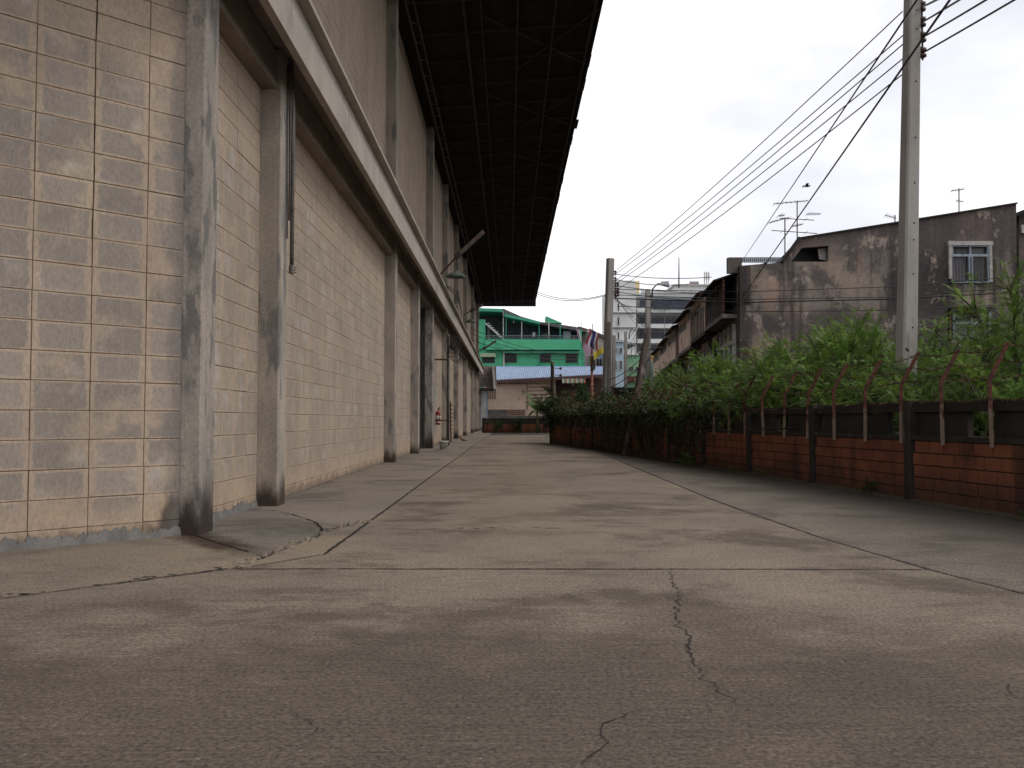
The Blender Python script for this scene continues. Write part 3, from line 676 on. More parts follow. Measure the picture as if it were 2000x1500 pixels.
# ================================================================== brick boundary wall on the right
fpath = [(5.05,3.0),(4.75,5.2),(4.45,7.4),(4.21,9.7),(3.99,12.1),(3.78,14.5),(3.54,16.75),(3.29,18.9),(3.05,21.1),(2.74,23.6),(2.4,26.4),(2.0,29.7),(1.52,33.6)]
bw = thing('boundary_wall', (*fpath[3], 0), 'sooty orange brick boundary wall topped by rusty barbed wire angles', 'wall')
def fp(s):   # point s metres... s = index along posts
    i = min(len(fpath)-2, max(0, int(s))); a, b = Vector(fpath[i]), Vector(fpath[i+1]); return a.lerp(b, s-i)
panels = []
for i in range(len(fpath)-1):
    a, b = Vector((*fpath[i],0)), Vector((*fpath[i+1],0)); dv = (b-a).normalized(); nr = Vector((-dv.y,dv.x,0))   # nr faces the road
    if nr.x > 0: nr = -nr
    ln = (b-a).length; panels.append((a,b,dv,nr,ln))
    q = [a+nr*-.11, b+nr*-.11, b+nr*-.02, a+nr*-.02]
    B().prism([(p.x,p.y) for p in q], -.03, .66).build('brick_panel', bmortar, bw)
    # ledge on top of the bricks, dark recessed panel with gaps, capping rail
    q = [a+nr*-.15, b+nr*-.15, b+nr*.015, a+nr*.015]; B().prism([(p.x,p.y) for p in q], .64, .69).build('ledge', mossy, bw)
    gap0, gap1 = (.42, .60) if i not in (3,) else (.10,.24)
    for (s0, s1) in ((0,gap0),(gap1,1)):
        A_, B__ = a+dv*ln*s0, a+dv*ln*s1; q = [A_+nr*-.13, B__+nr*-.13, B__+nr*-.07, A_+nr*-.07]
        B().prism([(p.x,p.y) for p in q], .69, .93).build('upper_panel', mossy, bw)
    q = [a+nr*-.16, b+nr*-.16, b+nr*-.02, a+nr*-.02]; B().prism([(p.x,p.y) for p in q], .93, 1.03+rnd.uniform(-.006,.006)).build('top_rail', mossy, bw)
for i, (x, y) in enumerate(fpath):
    dv = panels[min(i, len(panels)-1)][2]; nr = panels[min(i, len(panels)-1)][3]; c = Vector((x,y,0))
    q = [c-dv*.06+nr*-.15, c+dv*.06+nr*-.15, c+dv*.06+nr*.02, c+dv*.05+nr*.035, c-dv*.05+nr*.035, c-dv*.06+nr*.02]
    B().prism([(p.x,p.y) for p in q], -.03, 1.05).build('post', mossy, bw)
RH = .125; brs = []
for i, (a,b,dv,nr,ln) in enumerate(panels):
    for r in range(5):
        s = .065; z0 = .01+r*RH
        while s < ln-.07:
            wd = rnd.choice([.26,.28,.30,.22]); wd = min(wd, ln-.07-s)
            if wd > .05:
                c = a+dv*(s+wd/2)+Vector((0,0,z0+RH/2)); q = c-CAM; pr = (1/(q.y+.01)) if q.y > .5 and 994+1800*q.x/q.y < 2030 else 0
                brs.append((pr, c, wd-.019, nr, dv, rnd.uniform(-.004,.005)))
            s += wd
brs.sort(key=lambda q: -q[0]); rest = B(); cache = {}
for i, (pr, c, wd, nr, dv, off) in enumerate(brs):
    rz = math.atan2(dv.y, dv.x) ; 
    # local -Y must look to the road
    loc = c+nr*(off)
    rz = math.atan2(nr.x, -nr.y)
    if i < 300 and pr > 0:
        k = round(wd, 2)
        if k not in cache: cache[k] = bm_('brick', k, RH-.011, brick_m)
        inst('brick', cache[k], loc, rz+rnd.uniform(-.01,.01), bw)
    else:
        v, f = blockmesh(wd, RH-.011); mt = Matrix.Translation(loc) @ Matrix.Rotation(rz, 4, 'Z'); rest.add([mt @ Vector(p) for p in v], f)
tag(rest.build('brick_courses', brick_m, bw), kind='stuff')
# rusty angle irons every third of a panel
tips = []
allp = []
for i, (a,b,dv,nr,ln) in enumerate(panels):
    for k in range(3): allp.append((a+dv*ln*((k+.12)/3), nr, i))
for j, (p, nr, i) in enumerate(allp):
    lean = rnd.uniform(-.02,.02); bend = 1.20+rnd.uniform(-.02,.02); h0 = .60
    f0 = p+nr*.035
    back = -nr*.19+Vector((0,rnd.uniform(-.03,.03),0)); 
    if i > 7: back = back*rnd.uniform(.4,1.6); bend += rnd.uniform(-.1,.1)
    t0, t1, t2 = f0+Vector((0,0,h0)), f0+Vector((lean,0,bend)), f0+Vector((lean,0,bend+.33+rnd.uniform(-.02,.02)))+back
    s_ = B()
    for u, v in ((t0,t1),(t1,t2)):
        s_.bar(u, v, .038, .007, up=(0,1,0)); dd = Vector((.016,0,0)); s_.bar(u+dd+Vector((0,.02,0)), v+dd+Vector((0,.02,0)), .007, .045, up=(0,1,0))
    s_.build('angle_iron', rustp, bw); tips.append((t1,t2))
def strand(P, r, name, m, parent, sag=.02, barb=False):
    pts = []
    bb_ = B()
    for a, b in zip(P, P[1:]):
        for q in range(4):
            t = q/4; pts.append(a.lerp(b,t)-Vector((0,0,sag*4*t*(1-t))))
    pts.append(P[-1]); bb_.tube(pts, r, 3, False)
    if barb:
        for a, b in zip(pts, pts[1:]):
            if a.y > 20: break
            for t in (.2,.7):
                c = a.lerp(b,t); u = Vector((rnd.uniform(-1,1),rnd.uniform(-1,1),rnd.uniform(-1,1))).normalized()*.024
                v_ = Vector((u.z,u.x,-u.y)); bb_.tube([c-u,c+u], .0026, 3, False); bb_.tube([c-v_,c+v_], .0026, 3, False)
    return bb_.build(name, m, parent)
for f_ in (.95,.55,.12): strand([a.lerp(b, f_) for a, b in tips], .0042, 'barbed_wire', rust, bw, rnd.uniform(.015,.05), True)
strand([a-Vector((0,0,.16)) for a, b in tips], .0042, 'barbed_wire', rust, bw, .03, True)
ep = thing('gate_post', (1.62, 33.9, 0), 'slim dark post standing at the far end of the brick boundary wall', 'post')
B().tube([(1.62,33.9,0),(1.60,33.9,2.95),(1.60,33.9,3.0)], [.075,.065,.04], 8).build('shaft', woodp, ep, True)
for z in (2.75,2.5): B().tube([(1.6,33.9,z),(1.9,33.9,z-.02)], .01, 4).lathe((1.9,33.9,z-.06), [(.02,0),(.045,.03),(.045,.08),(.02,.1)], 8).build('insulator', ceram, ep)

# ================================================================== far boundary at the end of the road
bf = thing('end_wall', (1.5, 60, 0), 'low brick and wire mesh wall closing the far end of the road', 'wall')
B().box(-1.75, 8, 60, 60.15, 0, .55).build('brick_base', brick_m, bf)
B().box(-1.75, 8, 60.02, 60.12, .55, .95).build('dark_panel', mossy, bf)
for k in range(9): B().box(-1.7+k*1.2,-1.58+k*1.2, 59.95,60.1,0,1.0).build('post', mossy, bf)
chain = B()
for k in range(60): chain.bar((-1.6+k*.12,60.05,.95),(-1.6+k*.12,60.05,1.55), .008)
for k in range(7): chain.bar((-1.6,60.05,.97+k*.09),(5.5,60.05,.97+k*.09), .008)
chain.build('wire_mesh', darkst, bf)
bfb = [ [(-1.7+.3*q+(.15 if r%2 else 0), .03+r*.11) for q in range(30)] for r in range(5)]
bsm = bm_('brick', .285, .1, brick_m)
for r in bfb:
    for x, z in r: inst('brick', bsm, (x+.14, 59.985, z+.05), 0, bf)

# ================================================================== utility poles
def upole(base, top, w0, w1, label, holes=True, rot=20):
    base, top = Vector(base), Vector(top); t = thing('utility_pole', base, label, 'utility pole', 'concrete utility poles')
    bb_ = B(); c_, s_ = math.cos(R(rot)), math.sin(R(rot)); v = []
    for p, w_ in ((base, w0), (top, w1)):
        ch = w_*.12; h = w_/2
        for x, y in ((-h,-h+ch),(-h+ch,-h),(h-ch,-h),(h,-h+ch),(h,h-ch),(h-ch,h),(-h+ch,h),(-h,h-ch)): v.append((p.x+x*c_-y*s_*.75, p.y+x*s_+y*c_*.75, p.z))
    bb_.add(v, [tuple(range(8))[::-1], tuple(range(8,16))]+[(i,(i+1)%8,8+(i+1)%8,8+i) for i in range(8)]); bb_.build('shaft', polem, t)
    if holes:
        for z in (1.15,1.35,1.62,2.05,2.75,3.2,3.42,3.95,4.55,5.3,6.0,6.25,6.5):
            f_ = (z-base.z)/(top.z-base.z)
            if not 0 < f_ < .97: continue
            p = base.lerp(top, f_); hw = (w0+(w1-w0)*f_)/2*.76
            q = p+Vector((s_*hw+.015*c_, -c_*hw+.015*s_, 0)); dd = Vector((s_,-c_,0))
            B().tube([q-dd*.01, q+dd*.003], .012, 8).build('bolt_hole', crackm, t)
    return t
def rack(t, x, y, zs, side=1, arm=.16):
    B().bar((x,y,zs[-1]-.1),(x,y,zs[0]+.1), .02).build('rack_bar', darkst, t)
    for z in zs:
        a_ = B().bar((x-side*arm,y,z+.07),(x,y,z+.07), .018).bar((x-side*arm,y,z-.09),(x,y,z-.06), .018).build('rack_arm', darkst, t)
        B().lathe((x,y,z-.07), [(.025,0),(.052,.015),(.052,.045),(.024,.06),(.024,.075),(.052,.09),(.052,.125),(.025,.14)], 10).build('insulator', ceram, t, True)
up1 = upole(W(1767,900,12)*1, W(1783,-60,12), .245, .185, 'tall pale concrete utility pole rising from the bushes behind the boundary wall', rot=18)
up1_x = lambda z: W(1767,900,12).lerp(W(1783,-60,12), 0).x
rz_ = [W(1800,y,12).z for y in (13,43,73,103)]
rack(up1, W(1801,60,12).x, 12, rz_)
P2b, P2t = W(1181,900,32.5), W(1192,505,32.5)
up2 = upole(P2b, P2t, .29, .25, 'leaning concrete utility pole beside the flags, carrying a tall stack of insulators', rot=30)
B().box(W(1186,640,32.3).x, W(1193,640,32.3).x, 32.32, 32.345, W(0,790,32.3).z, W(0,628,32.3).z).build('slot', grime('pole slot', (.12,.11,.10), (.09,.085,.08), 5), up2)
zz2 = [W(1203,y,32.5).z for y in (533,546,556,566,575,579)]
rack(up2, W(1202,560,32.5).x, 32.5, zz2, arm=.22)
rack(up2, W(1207,560,32.5).x, 32.5, zz2[2:5], arm=.1)
for z in zz2[:4]: B().bar(Vector((W(1181,0,32.5).x,32.5,z-.02)),Vector((W(1188,0,32.5).x,32.5,z-.02)), .03).build('bolt', darkst, up2)
up3 = upole(W(1267,900,42), W(1265,565,42), .25, .21, 'concrete pole with a curved street lamp arm behind the leaning wooden post', holes=False, rot=10)
def lamp_arm(t, p, q, m_=galv, hd=.32):
    p, q = Vector(p), Vector(q); pts = [p, p+Vector((0,0,(q-p).z*.55)), p.lerp(q,.35)+Vector((0,0,(q-p).z*.45)), p.lerp(q,.7)+Vector((0,0,(q-p).z*.28)), q]
    B().tube(pts, .035, 6).build('lamp_arm', m_, t, True)
    dr = (q-pts[-2]).normalized()
    h = B(); h.add([q+Vector((0,-.12,-.05)), q+Vector((0,.12,-.05)), q+Vector((hd*1.4,.16,-.16)), q+Vector((hd*1.4,-.16,-.16)), q+Vector((.05,-.1,.08)), q+Vector((.05,.1,.08)), q+Vector((hd*1.25,.13,.10)), q+Vector((hd*1.25,-.13,.10))],
        [(0,1,2,3),(4,7,6,5),(0,4,5,1),(1,5,6,2),(2,6,7,3),(3,7,4,0)])
    h.build('lamp_head', plain('grey lamp head', (.34,.34,.35), .5), t)
lamp_arm(up3, W(1274,580,42), W(1289,554,42), darkst, .3)
rack(up3, W(1271,600,42).x, 42, [W(0,y,42).z for y in (578,590,602,612,622)], arm=.12)
up4 = upole(W(1222,900,60), W(1222,648,60), .2, .18, 'thin far utility pole with small lamp arm in front of the mint green shophouse', holes=False, rot=5)
lamp_arm(up4, W(1229,662,60), W(1236,643,60), darkst, .2)
up5 = upole(W(1198,850,47), W(1199,655,47), .2, .18, 'grey pole half hidden behind the pole beside the flags', holes=False, rot=5)
# leaning wooden post, propped over the wall
lp = thing('leaning_post', G(1221,890), 'dark rough wooden post leaning over the boundary wall with frayed wires at its head', 'post')
a_, b_ = G(1221,890), W(1268,642,23.5)
B().tube([a_, a_.lerp(b_,.3)+Vector((.02,0,0)), a_.lerp(b_,.62), a_.lerp(b_,.85)+Vector((-.02,0,0)), b_], [.095,.085,.085,.09,.06], 9).build('trunk', woodp, lp, True)
for k in range(5):
    p = a_.lerp(b_, .72+.05*k); B().tube([p, p+Vector((rnd.uniform(-.3,.3),rnd.uniform(-.2,.2),rnd.uniform(-.15,.1))), p+Vector((rnd.uniform(-.2,.4),0,-.25))], .012, 4).build('wire_end', wire_m, lp)

# ================================================================== power lines
def line(a, b, r, label, sag=.4, n=16, m=wire_m, name='power_line', group='overhead lines'):
    a, b = Vector(a), Vector(b); pts = [a.lerp(b,t/n)-Vector((0,0,sag*4*(t/n)*(1-t/n))) for t in range(n+1)]
    o = B().tube(pts, r, 4, False).build(name, m); o_l = Vector(a)
    return tag(o, label, 'cable', group)
ordn = ['topmost','second from the top','middle','second from the bottom','lowest']
xl = W(1762,0,12).x
for i in range(5):
    y1 = (20, 62, 79, 107, 137)[i]; y2 = (527, 533, 546, 552, 566)[i]
    a = Vector((xl+ (.04 if i else 0), 12, W(0,y1,12).z)); b = Vector((W(1202,0,32.5).x, 32.5, W(0,y2,32.5).z))
    line(a, b, .011, ordn[i]+' of five wires from the tall pole to the flag side pole', .10)
x0_ = W(1801,0,12).x
for i, (z, tgt) in enumerate(zip(rz_, ((1822,0),(1868,0),(1920,0),(1975,0)))):
    a = Vector((x0_,12,z)); d_ = W(tgt[0],tgt[1],9.2)-a; line(a, a+d_*3.2, .013, ordn[(0,1,3,4)[i]]+' of the four wires leaving the tall pole towards the upper right', .02)
line(W(1801,-15,5.6), W(1440,524,31), .008, 'left one of the two thick cables slanting steeply down across the sky', .0)
line(W(1862,-10,5.4), W(1400,652,30), .0095, 'right one of the two thick cables slanting steeply down across the sky', .0)
for i, (a, b, lb) in enumerate([((1200,535),(1390,541),'upper thin wire from the flag side pole to the rowhouse roof'),((1204,546),(1346,555),'second thin wire from the flag side pole running past the white hotel roof'),
        ((1204,558),(1440,572),'third wire running level from the flag side pole to the rowhouses'),((1206,570),(1440,588),'fourth wire running level from the flag side pole to the rowhouses')]):
    line(W(*a,32.5), W(*b,31), .012, lb, .1)
for i, (y1, y2, y3) in enumerate([(573,560,545),(578,580,566),(585,584,578),(600,606,603)]):
    p1, p2, p3 = W(1206,y1-(8 if i == 0 else 2),32.5), W(1745,y2,27.5), W(2100,y3-14,25)
    o = B().tube([p1, p1.lerp(p2,.5)-Vector((0,0,.12)), p2, p2.lerp(p3,.5), p3], .012 if i != 2 else .02, 4, False).build('power_line', wire_m)
    tag(o, ['highest','second','thickest','lowest'][i]+' level wire crossing in front of the stained gable wall', 'cable', 'wires across the gable')
for i, (a, b) in enumerate([((1047,569),(1184,575)),((1047,573),(1184,577))]):
    line(W(*a,40), W(*b,32.5), .012, ['upper','lower'][i]+' slack wire from the warehouse roof tip to the flag side pole', .25)
dl = ['steepest','second steepest','middle','fourth','shallowest']
for i in range(5): line(W(1200,575+i*3,32.5), W(1262,(655,640,622,612,600)[i],42), .010, dl[i]+' wire of the fan from the flag side pole down to the lamp pole', .1)
for i in range(4): line(W(1264,600+8*i,42), W(1222,(665,680,690,700)[i],60), .014, ['first','second','third','last'][i]+' wire, counted from the top, strung between lamp pole and thin far pole', .2)
for i in range(3): line(W(1262,(690,702,716)[i],30), W(1190,(742,757,770)[i],31), .013, ['upper','middle','lower'][i]+' black wire sagging from the leaning post across the concrete pole foot', .12)
for i in range(4): line(W(1268,(600,612,622,640)[i],42), W(1390,(585,598,612,640)[i],44), .013, ['highest','second highest','third highest','lowest'][i]+' wire from the lamp pole to the eaves of the old rowhouses', .15)
for i in range(3): line(W(918,(640,650,662)[i],50), W(1140,(690,694,700)[i],60), .016, ['upper','middle','lower'][i]+' wire drooping in front of the green building from the warehouse end', .45)

# ================================================================== flags
fl = thing('flagpole', W(1156,790,37), 'cloth-wrapped reddish pole carrying a striped flag between the bushes and the concrete pole', 'flagpole')
B().tube([W(1156,900,37), W(1156,690,37), W(1157,632,37)], [.05,.035,.015], 7).build('pole', woodp, fl)
wr = B(); 
for k in range(10): p = W(1156,782-k*9,37); wr.lathe(p, [(.045,0),(.058+rnd.uniform(0,.015),.06),(.05,.19)], 7)
wr.build('cloth_wrap', grime('faded red cloth', (.32,.10,.07), (.45,.25,.18), 8, (1,1,3), c3=(.06,.03,.03), s3=5), fl)
B().tube([W(1158,722,36.9),W(1159,705,36.9),W(1157,694,36.9)], [.10,.07,.02], 6).build('dark_ribbon', darkst, fl)
def flag(P, cols, label, name='flag'):
    # drooping cloth: P(u,v) gives the point, stripes run along u
    f_ = thing(name, P(0,0), label, 'flag'); n = 14; tot = sum(c[1] for c in cols); v0 = 0
    for mcol, wd in cols:
        v1 = v0+wd/tot; bb_ = B(); pts = []
        for i in range(n+1):
            for v in (v0, (v0+v1)/2, v1): pts.append(P(i/n, v))
        bb_.add(pts, [(3*i+k,3*i+k+1,3*i+k+4,3*i+k+3) for i in range(n) for k in range(2)]); bb_.build('stripe' if len(cols) > 1 else 'cloth', mcol, f_, True); v0 = v1
    return f_
fr, fw, fb, fy = plain('flag red', (.35,.04,.06), .8), plain('flag white', (.6,.6,.62), .8), plain('flag blue', (.035,.04,.20), .8), plain('flag yellow', (.62,.50,.05), .8)
A0 = W(1157,638,37)
flag(lambda u, v: A0+Vector((-.12+.35*v+.035*math.sin(5*u+2*v), .06*math.sin(9*v+3*u), -.05-.62*u-.25*v-.12*v*u)) + Vector((-.12*u*(1-v),0,0)),
     [(fr,1),(fw,1),(fb,2),(fw,1),(fr,1)], 'limp red white and blue striped flag hanging from the wrapped pole')
A1 = W(1160,688,36.8)
flag(lambda u, v: A1+Vector((.52*u, .05*math.sin(8*u), .32*u-.30*v*(1-.3*u)-.02)), [(fy,1)], 'yellow flag spread to the right of the striped flag')
A2 = W(1124,645,84)
flag(lambda u, v: A2+Vector((.33*v+.26*u, .05*math.sin(7*v), .4-1.1*u-.4*v)), [(fr,1),(fw,1),(fb,2),(fw,1),(fr,1)], 'small faded tricolour flag on the veranda corner of the green building')
# ================================================================== far buildings
def rc(x0, y0, x1, y1, Y, t, bb=None):      # box from two surveyed corners in the plane Y, standing t proud towards the road
    a, b = W(x0,y1,Y), W(x1,y0,Y); bb = bb or B()
    return bb.box(a.x, b.x, min(Y,Y-t), max(Y,Y-t), a.z, b.z)
def pxpoly(pts, Y): return [(W(x,y,Y).x, W(x,y,Y).z) for x, y in pts]
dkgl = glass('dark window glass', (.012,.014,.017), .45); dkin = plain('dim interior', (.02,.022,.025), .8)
grn = grime('green paint', (.06,.34,.19), (.05,.30,.165), 1.2, c3=(.045,.22,.13), s3=.6, t3=(.55,.7), fine=20, fa=.1, rough=.6)
grn_d = plain('deep green trim', (.03,.26,.17), .5); grn_l = plain('pale green paint', (.30,.50,.30), .6)
whitew = grime('white render', (.56,.57,.57), (.48,.49,.49), .4, c3=(.36,.36,.36), s3=.5, t3=(.6,.75), st3=(1,1,.2), fine=10, fa=.06)
whited = grime('dirty white paint', (.52,.52,.50), (.40,.40,.38), 2, c3=(.15,.13,.12), s3=2, t3=(.6,.7))
def window(parent, x0, y0, x1, y1, Y, fm, panes=2, fw_=1.0, trans=None, depth=.1, glz=None):
    f_ = B(); 
    rc(x0,y0,x1,y0+fw_,Y,depth,f_); rc(x0,y1-fw_,x1,y1,Y,depth,f_); rc(x0,y0+fw_,x0+fw_,y1-fw_,Y,depth-.002,f_); rc(x1-fw_,y0+fw_,x1,y1-fw_,Y,depth-.002,f_)
    for k in range(1, panes): xx = x0+(x1-x0)*k/panes; rc(xx-fw_*.4,y0+fw_,xx+fw_*.4,y1-fw_,Y,depth-.004,f_)
    if trans: rc(x0+fw_,trans-fw_*.4,x1-fw_,trans+fw_*.4,Y,depth-.006,f_)
    w_ = f_.build('window', fm, parent)
    rc(x0+fw_*.5,y0+fw_*.5,x1-fw_*.5,y1-fw_*.5,Y,.03).build('pane', glz or dkgl, w_)
    return w_
# ---- green building
YG = 86
gb = thing('green_building', W(1035,840,YG), 'bright green painted building with an open roofed veranda on its upper floor', 'building')
B().quadpx(pxpoly([(915,850),(915,624),(948,624),(948,664),(1132,664),(1142,690),(1142,850)],YG), YG, 8).build('wall', grn, gb)
rc(948,664,1132,684,YG,.7).build('parapet', grn, gb)
rc(930,680,984,682,YG,.12).build('string_course', grn_d, gb)
rc(984,687,1130,690,YG,.5).build('string_course', grn_d, gb)
rc(984,716,1142,722,YG,.5).build('string_course', grn_d, gb)
for x in (984,1053,1131): rc(x-1,684,x+1.2,740,YG,.14).build('pilaster', grn_d if x > 1000 else whited, gb)
rc(942,698,966,709,YG,.02).build('window', dkgl, gb)
B().quadpx(pxpoly([(939,690),(967,690),(968,697),(938,697)],YG-.5), YG-.5, .4).build('awning', plain('cream awning', (.55,.55,.40), .6), gb)
for k in range(7): rc(939.5+k*4,690,941+k*4,697,YG-.55,.04).build('awning_rib', plain('awning rib green', (.2,.32,.2), .6) if k == 0 else bpy.data.materials['awning rib green'], gb)
for x0, x1 in ((985,1009),(1055,1076),(1105,1127)): window(gb, x0, 691, x1, 708, YG, plain('brown frame', (.06,.04,.035), .5) if x0 == 985 else bpy.data.materials['brown frame'], 3, .7)
# veranda: dark recess, sloping roof edge, posts, railing, things on it
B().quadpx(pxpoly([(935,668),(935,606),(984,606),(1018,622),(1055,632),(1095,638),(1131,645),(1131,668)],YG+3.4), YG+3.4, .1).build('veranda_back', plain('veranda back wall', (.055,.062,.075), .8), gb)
B().quadpx(pxpoly([(914,601),(982,603),(982,609),(914,607)],YG-.6), YG-.6, 5).build('roof_edge', grn_d, gb)
B().quadpx(pxpoly([(985,613),(1055,628),(1055,633),(985,618)],YG-.5), YG-.5, 5).build('roof_edge', grn_d, gb)
B().quadpx(pxpoly([(982,602),(1018,618),(1055,628.5),(1095,634),(1130,639),(1146,645),(1146,649),(1095,640),(1055,633),(985,613)],YG+.2), YG+.2, 5).build('roof', grime('grey roof sheet', (.10,.095,.10), (.06,.055,.06), .8), gb)
B().quadpx(pxpoly([(1066,617),(1098,631),(1068,631)],YG+2), YG+2, 3).build('roof_gable', grn, gb)
for x, c in ((983,whited),(988.5,grn_d),(1019,whited),(1053,grn_d),(1072,whited),(1094,grn_d),(1133,grn)): rc(x-(.7 if c is not grn else 3),608 if x < 1000 else (645 if c is grn else 628),x+(.7 if c is not grn else 3),664 if c is not grn else 720,YG-.1,.1).build('veranda_post', c, gb)
rl = B(); rc(948,655,1132,656,YG-.35,.05,rl); rc(948,660,1132,660.6,YG-.35,.05,rl)
for k in range(60): rc(949+k*3,655.5,949.5+k*3,664,YG-.36,.03,rl)
rl.build('railing', plain('blue-grey railing', (.10,.15,.17), .5), gb)
for x, y, wd, h, c in ((952,640,5,24,'grey'),(958,645,16,18,'dark'),(1040,650,5,8,'white'),(1060,652,9,10,'dark'),(1100,648,14,15,'pale'),(1015,652,4,11,'dark'),(1118,658,4,6,'red')):
    rc(x,y,x+wd,y+h,YG+1.4,.5).build('stored_goods', plain('goods '+c, {'grey':(.2,.2,.22),'dark':(.05,.05,.055),'white':(.5,.5,.5),'pale':(.25,.27,.3),'red':(.25,.05,.05)}[c], .7), gb)
for k in range(7): rc(949+k*4.2,632+k*4.2,956+k*4.2,634+k*4.2,YG+.8,.6).build('stair_step', whited, gb)
B().bar(W(948,632,YG-.2), W(985,664,YG-.2), .07).build('stair_rail', whited, gb)
B().bar(W(960,664,YG-.8), W(983,682,YG-.8), .06).build('brace', grn_d, gb)
for k in range(3): rc(1002+k*.01,627,1004,631,YG+1,.1).build('bulb', plain('white bulb', (.7,.7,.7), .3), gb) if k == 0 else None
# ---- pink and tan townhouses beyond it
pk = thing('pink_townhouse', W(1146,840,90), 'narrow pink and cream townhouse right of the green building', 'house')
rc(1139,645,1156,850,88,-6).build('wall', plain('pink paint', (.42,.25,.34), .8), pk)
rc(1140,646,1150,668,88,.1).build('balcony_screen', plain('cream screen', (.40,.36,.30), .8), pk)
for k in range(4): rc(1141+k*2.5,648,1142+k*2.5,668,87.9,.05).build('window', dkgl, pk)
window(pk, 1149, 694, 1155, 712, 88, whited, 1, .7, glz=plain('green shutter', (.07,.16,.05), .6))
tn = thing('tan_townhouse', W(1175,840,90), 'cream townhouse with a long dark sloping roof behind the flags', 'house')
rc(1153,655,1200,850,89,-6).build('wall', plain('cream paint', (.45,.40,.33), .8), tn)
B().quadpx(pxpoly([(1130,637),(1160,646),(1202,664),(1202,672),(1160,652),(1130,642)],88.6), 88.6, 7).build('roof', grime('dark tin roof', (.09,.075,.07), (.05,.045,.04), 1), tn)
rc(1165,688,1176,720,89,.3).build('shop_sign', plain('blue board', (.22,.34,.55), .6), tn); window(tn, 1164,700,1176,716, 88.6, whited, 2, .8)
# ---- blue tiled house at the road end
YB = 76
bh = thing('blue_roof_house', W(1040,830,YB), 'low peach house with a blue tile roof behind the end wall', 'house')
peach = grime('peach render', (.60,.46,.35), (.53,.40,.31), 1.2, c3=(.22,.17,.13), s3=1.5, t3=(.6,.72), fine=15, fa=.1)
B().quadpx(pxpoly([(944,850),(944,746),(1085,740),(1085,850)],YB), YB, 7).build('wall', peach, bh)
rc(1085,738,1182,850,YB+3,.2).build('back_wall', plain('carport shadow brown', (.06,.035,.03), .9), bh)  # near-black colour stands in for the shade inside the carport opening
btile = plain('glazed blue tile', (.30,.37,.50), .35); bgap = plain('pale tile edge', (.33,.42,.60), .4)
# tiles: rows up the slope, one scalloped tile each, joined
ra, rb_ = W(956,744,YB-.8), W(1180,732,YB-.8); ta, tb = W(960,719,YB+3.4), W(1186,719,YB+3.4)
NX, NR = 56, 9; tl = []
for s_ in range(1):
    v = [(-.06,0,0),(0,0,.035),(.06,0,.045),(.12,0,.03),(-.06,0,0),]
tlm = B()
sx = (rb_.x-ra.x)/NX
for r in range(NR):
    for k in range(NX):
        f0, f1 = r/NR, (r+1)/NR+.02; u0, u1 = k/NX, (k+1)/NX
        def Pn(u, f, dz=0): p = (ra.lerp(rb_,u)).lerp(ta.lerp(tb,u), min(f,1)); return p+Vector((0,-.02,dz))
        tlm.add([Pn(u0,f0,.05),Pn((u0+u1)/2,f0,.14),Pn(u1,f0,.05),Pn(u0,f1,.02),Pn((u0+u1)/2,f1,.08),Pn(u1,f1,.02),Pn(u0,f0,0),Pn((u0+u1)/2,f0,.07),Pn(u1,f0,0)], [(0,1,4,3),(1,2,5,4),(6,7,1,0),(7,8,2,1)])
rf = B().add([ra+Vector((0,0,0)),rb_+Vector((0,0,0)),tb-Vector((0,0,.1)),ta-Vector((0,0,.1))], [(0,1,2,3)]).build('roof', bgap, bh)
tag(tlm.build('roof_tiles', btile, rf), kind='stuff')
B().bar(ra-Vector((0,.05,.10)), rb_-Vector((0,.05,.10)), .1, .2).build('fascia_board', plain('dark red fascia', (.07,.03,.03), .6), bh)
B().bar(ta+Vector((0,0,.05)), tb+Vector((0,0,.05)), .3, .2).build('ridge', bgap, bh)
vb = plain('vent shadow brown', (.09,.055,.045), .8)
for r in range(9):
    for k in range(4 if r else 16):
        x = 951.5+k*4.6
        if r == 0: x = 950.5+k*4.7+(3 if k > 7 else 0); 
        y = 748+r*3.6
        if r > 0 and x < 952+ (0): pass
        rc(x,y,x+3,y+2.3,YB-.005,.03).build('vent_block', vb, bh)
gl = plain('groove brown', (.13,.08,.06), .8)
for k in range(7): rc(1030,749+k*6.9,1077,750+k*6.9,YB,.06).build('ledge_strip', gl, bh)
rc(1029,748,1030.2,800,YB,.07).build('drain_pipe', gl, bh)
for r in range(3):
    for k in range(8): rc(991.5+k*4.4,800.5+r*3.6,994.7+k*4.4,803+r*3.6,YB,.05).build('vent_block', plain('terracotta vent', (.20,.09,.06), .9) if r == k == 0 else bpy.data.materials['terracotta vent'], bh)
rc(948,800,990,850,YB-.1,.1).build('dado', grime('grey blockwork', (.15,.14,.13), (.09,.085,.08), 2), bh)
rc(990,812,1080,850,YB-.1,.1).build('dado', bpy.data.materials['grey blockwork'], bh)
aw = B(); 
for k in range(15): rc(1098+k*3,740,1101+k*3-.2,748.5,YB-1.2,.35).build('awning_strip', [plain('awning white',(.5,.5,.47)),plain('awning green',(.10,.28,.17)),plain('awning red',(.38,.13,.08))][k%3] if k < 3 else bpy.data.materials[['awning white','awning green','awning red'][k%3]], bh)
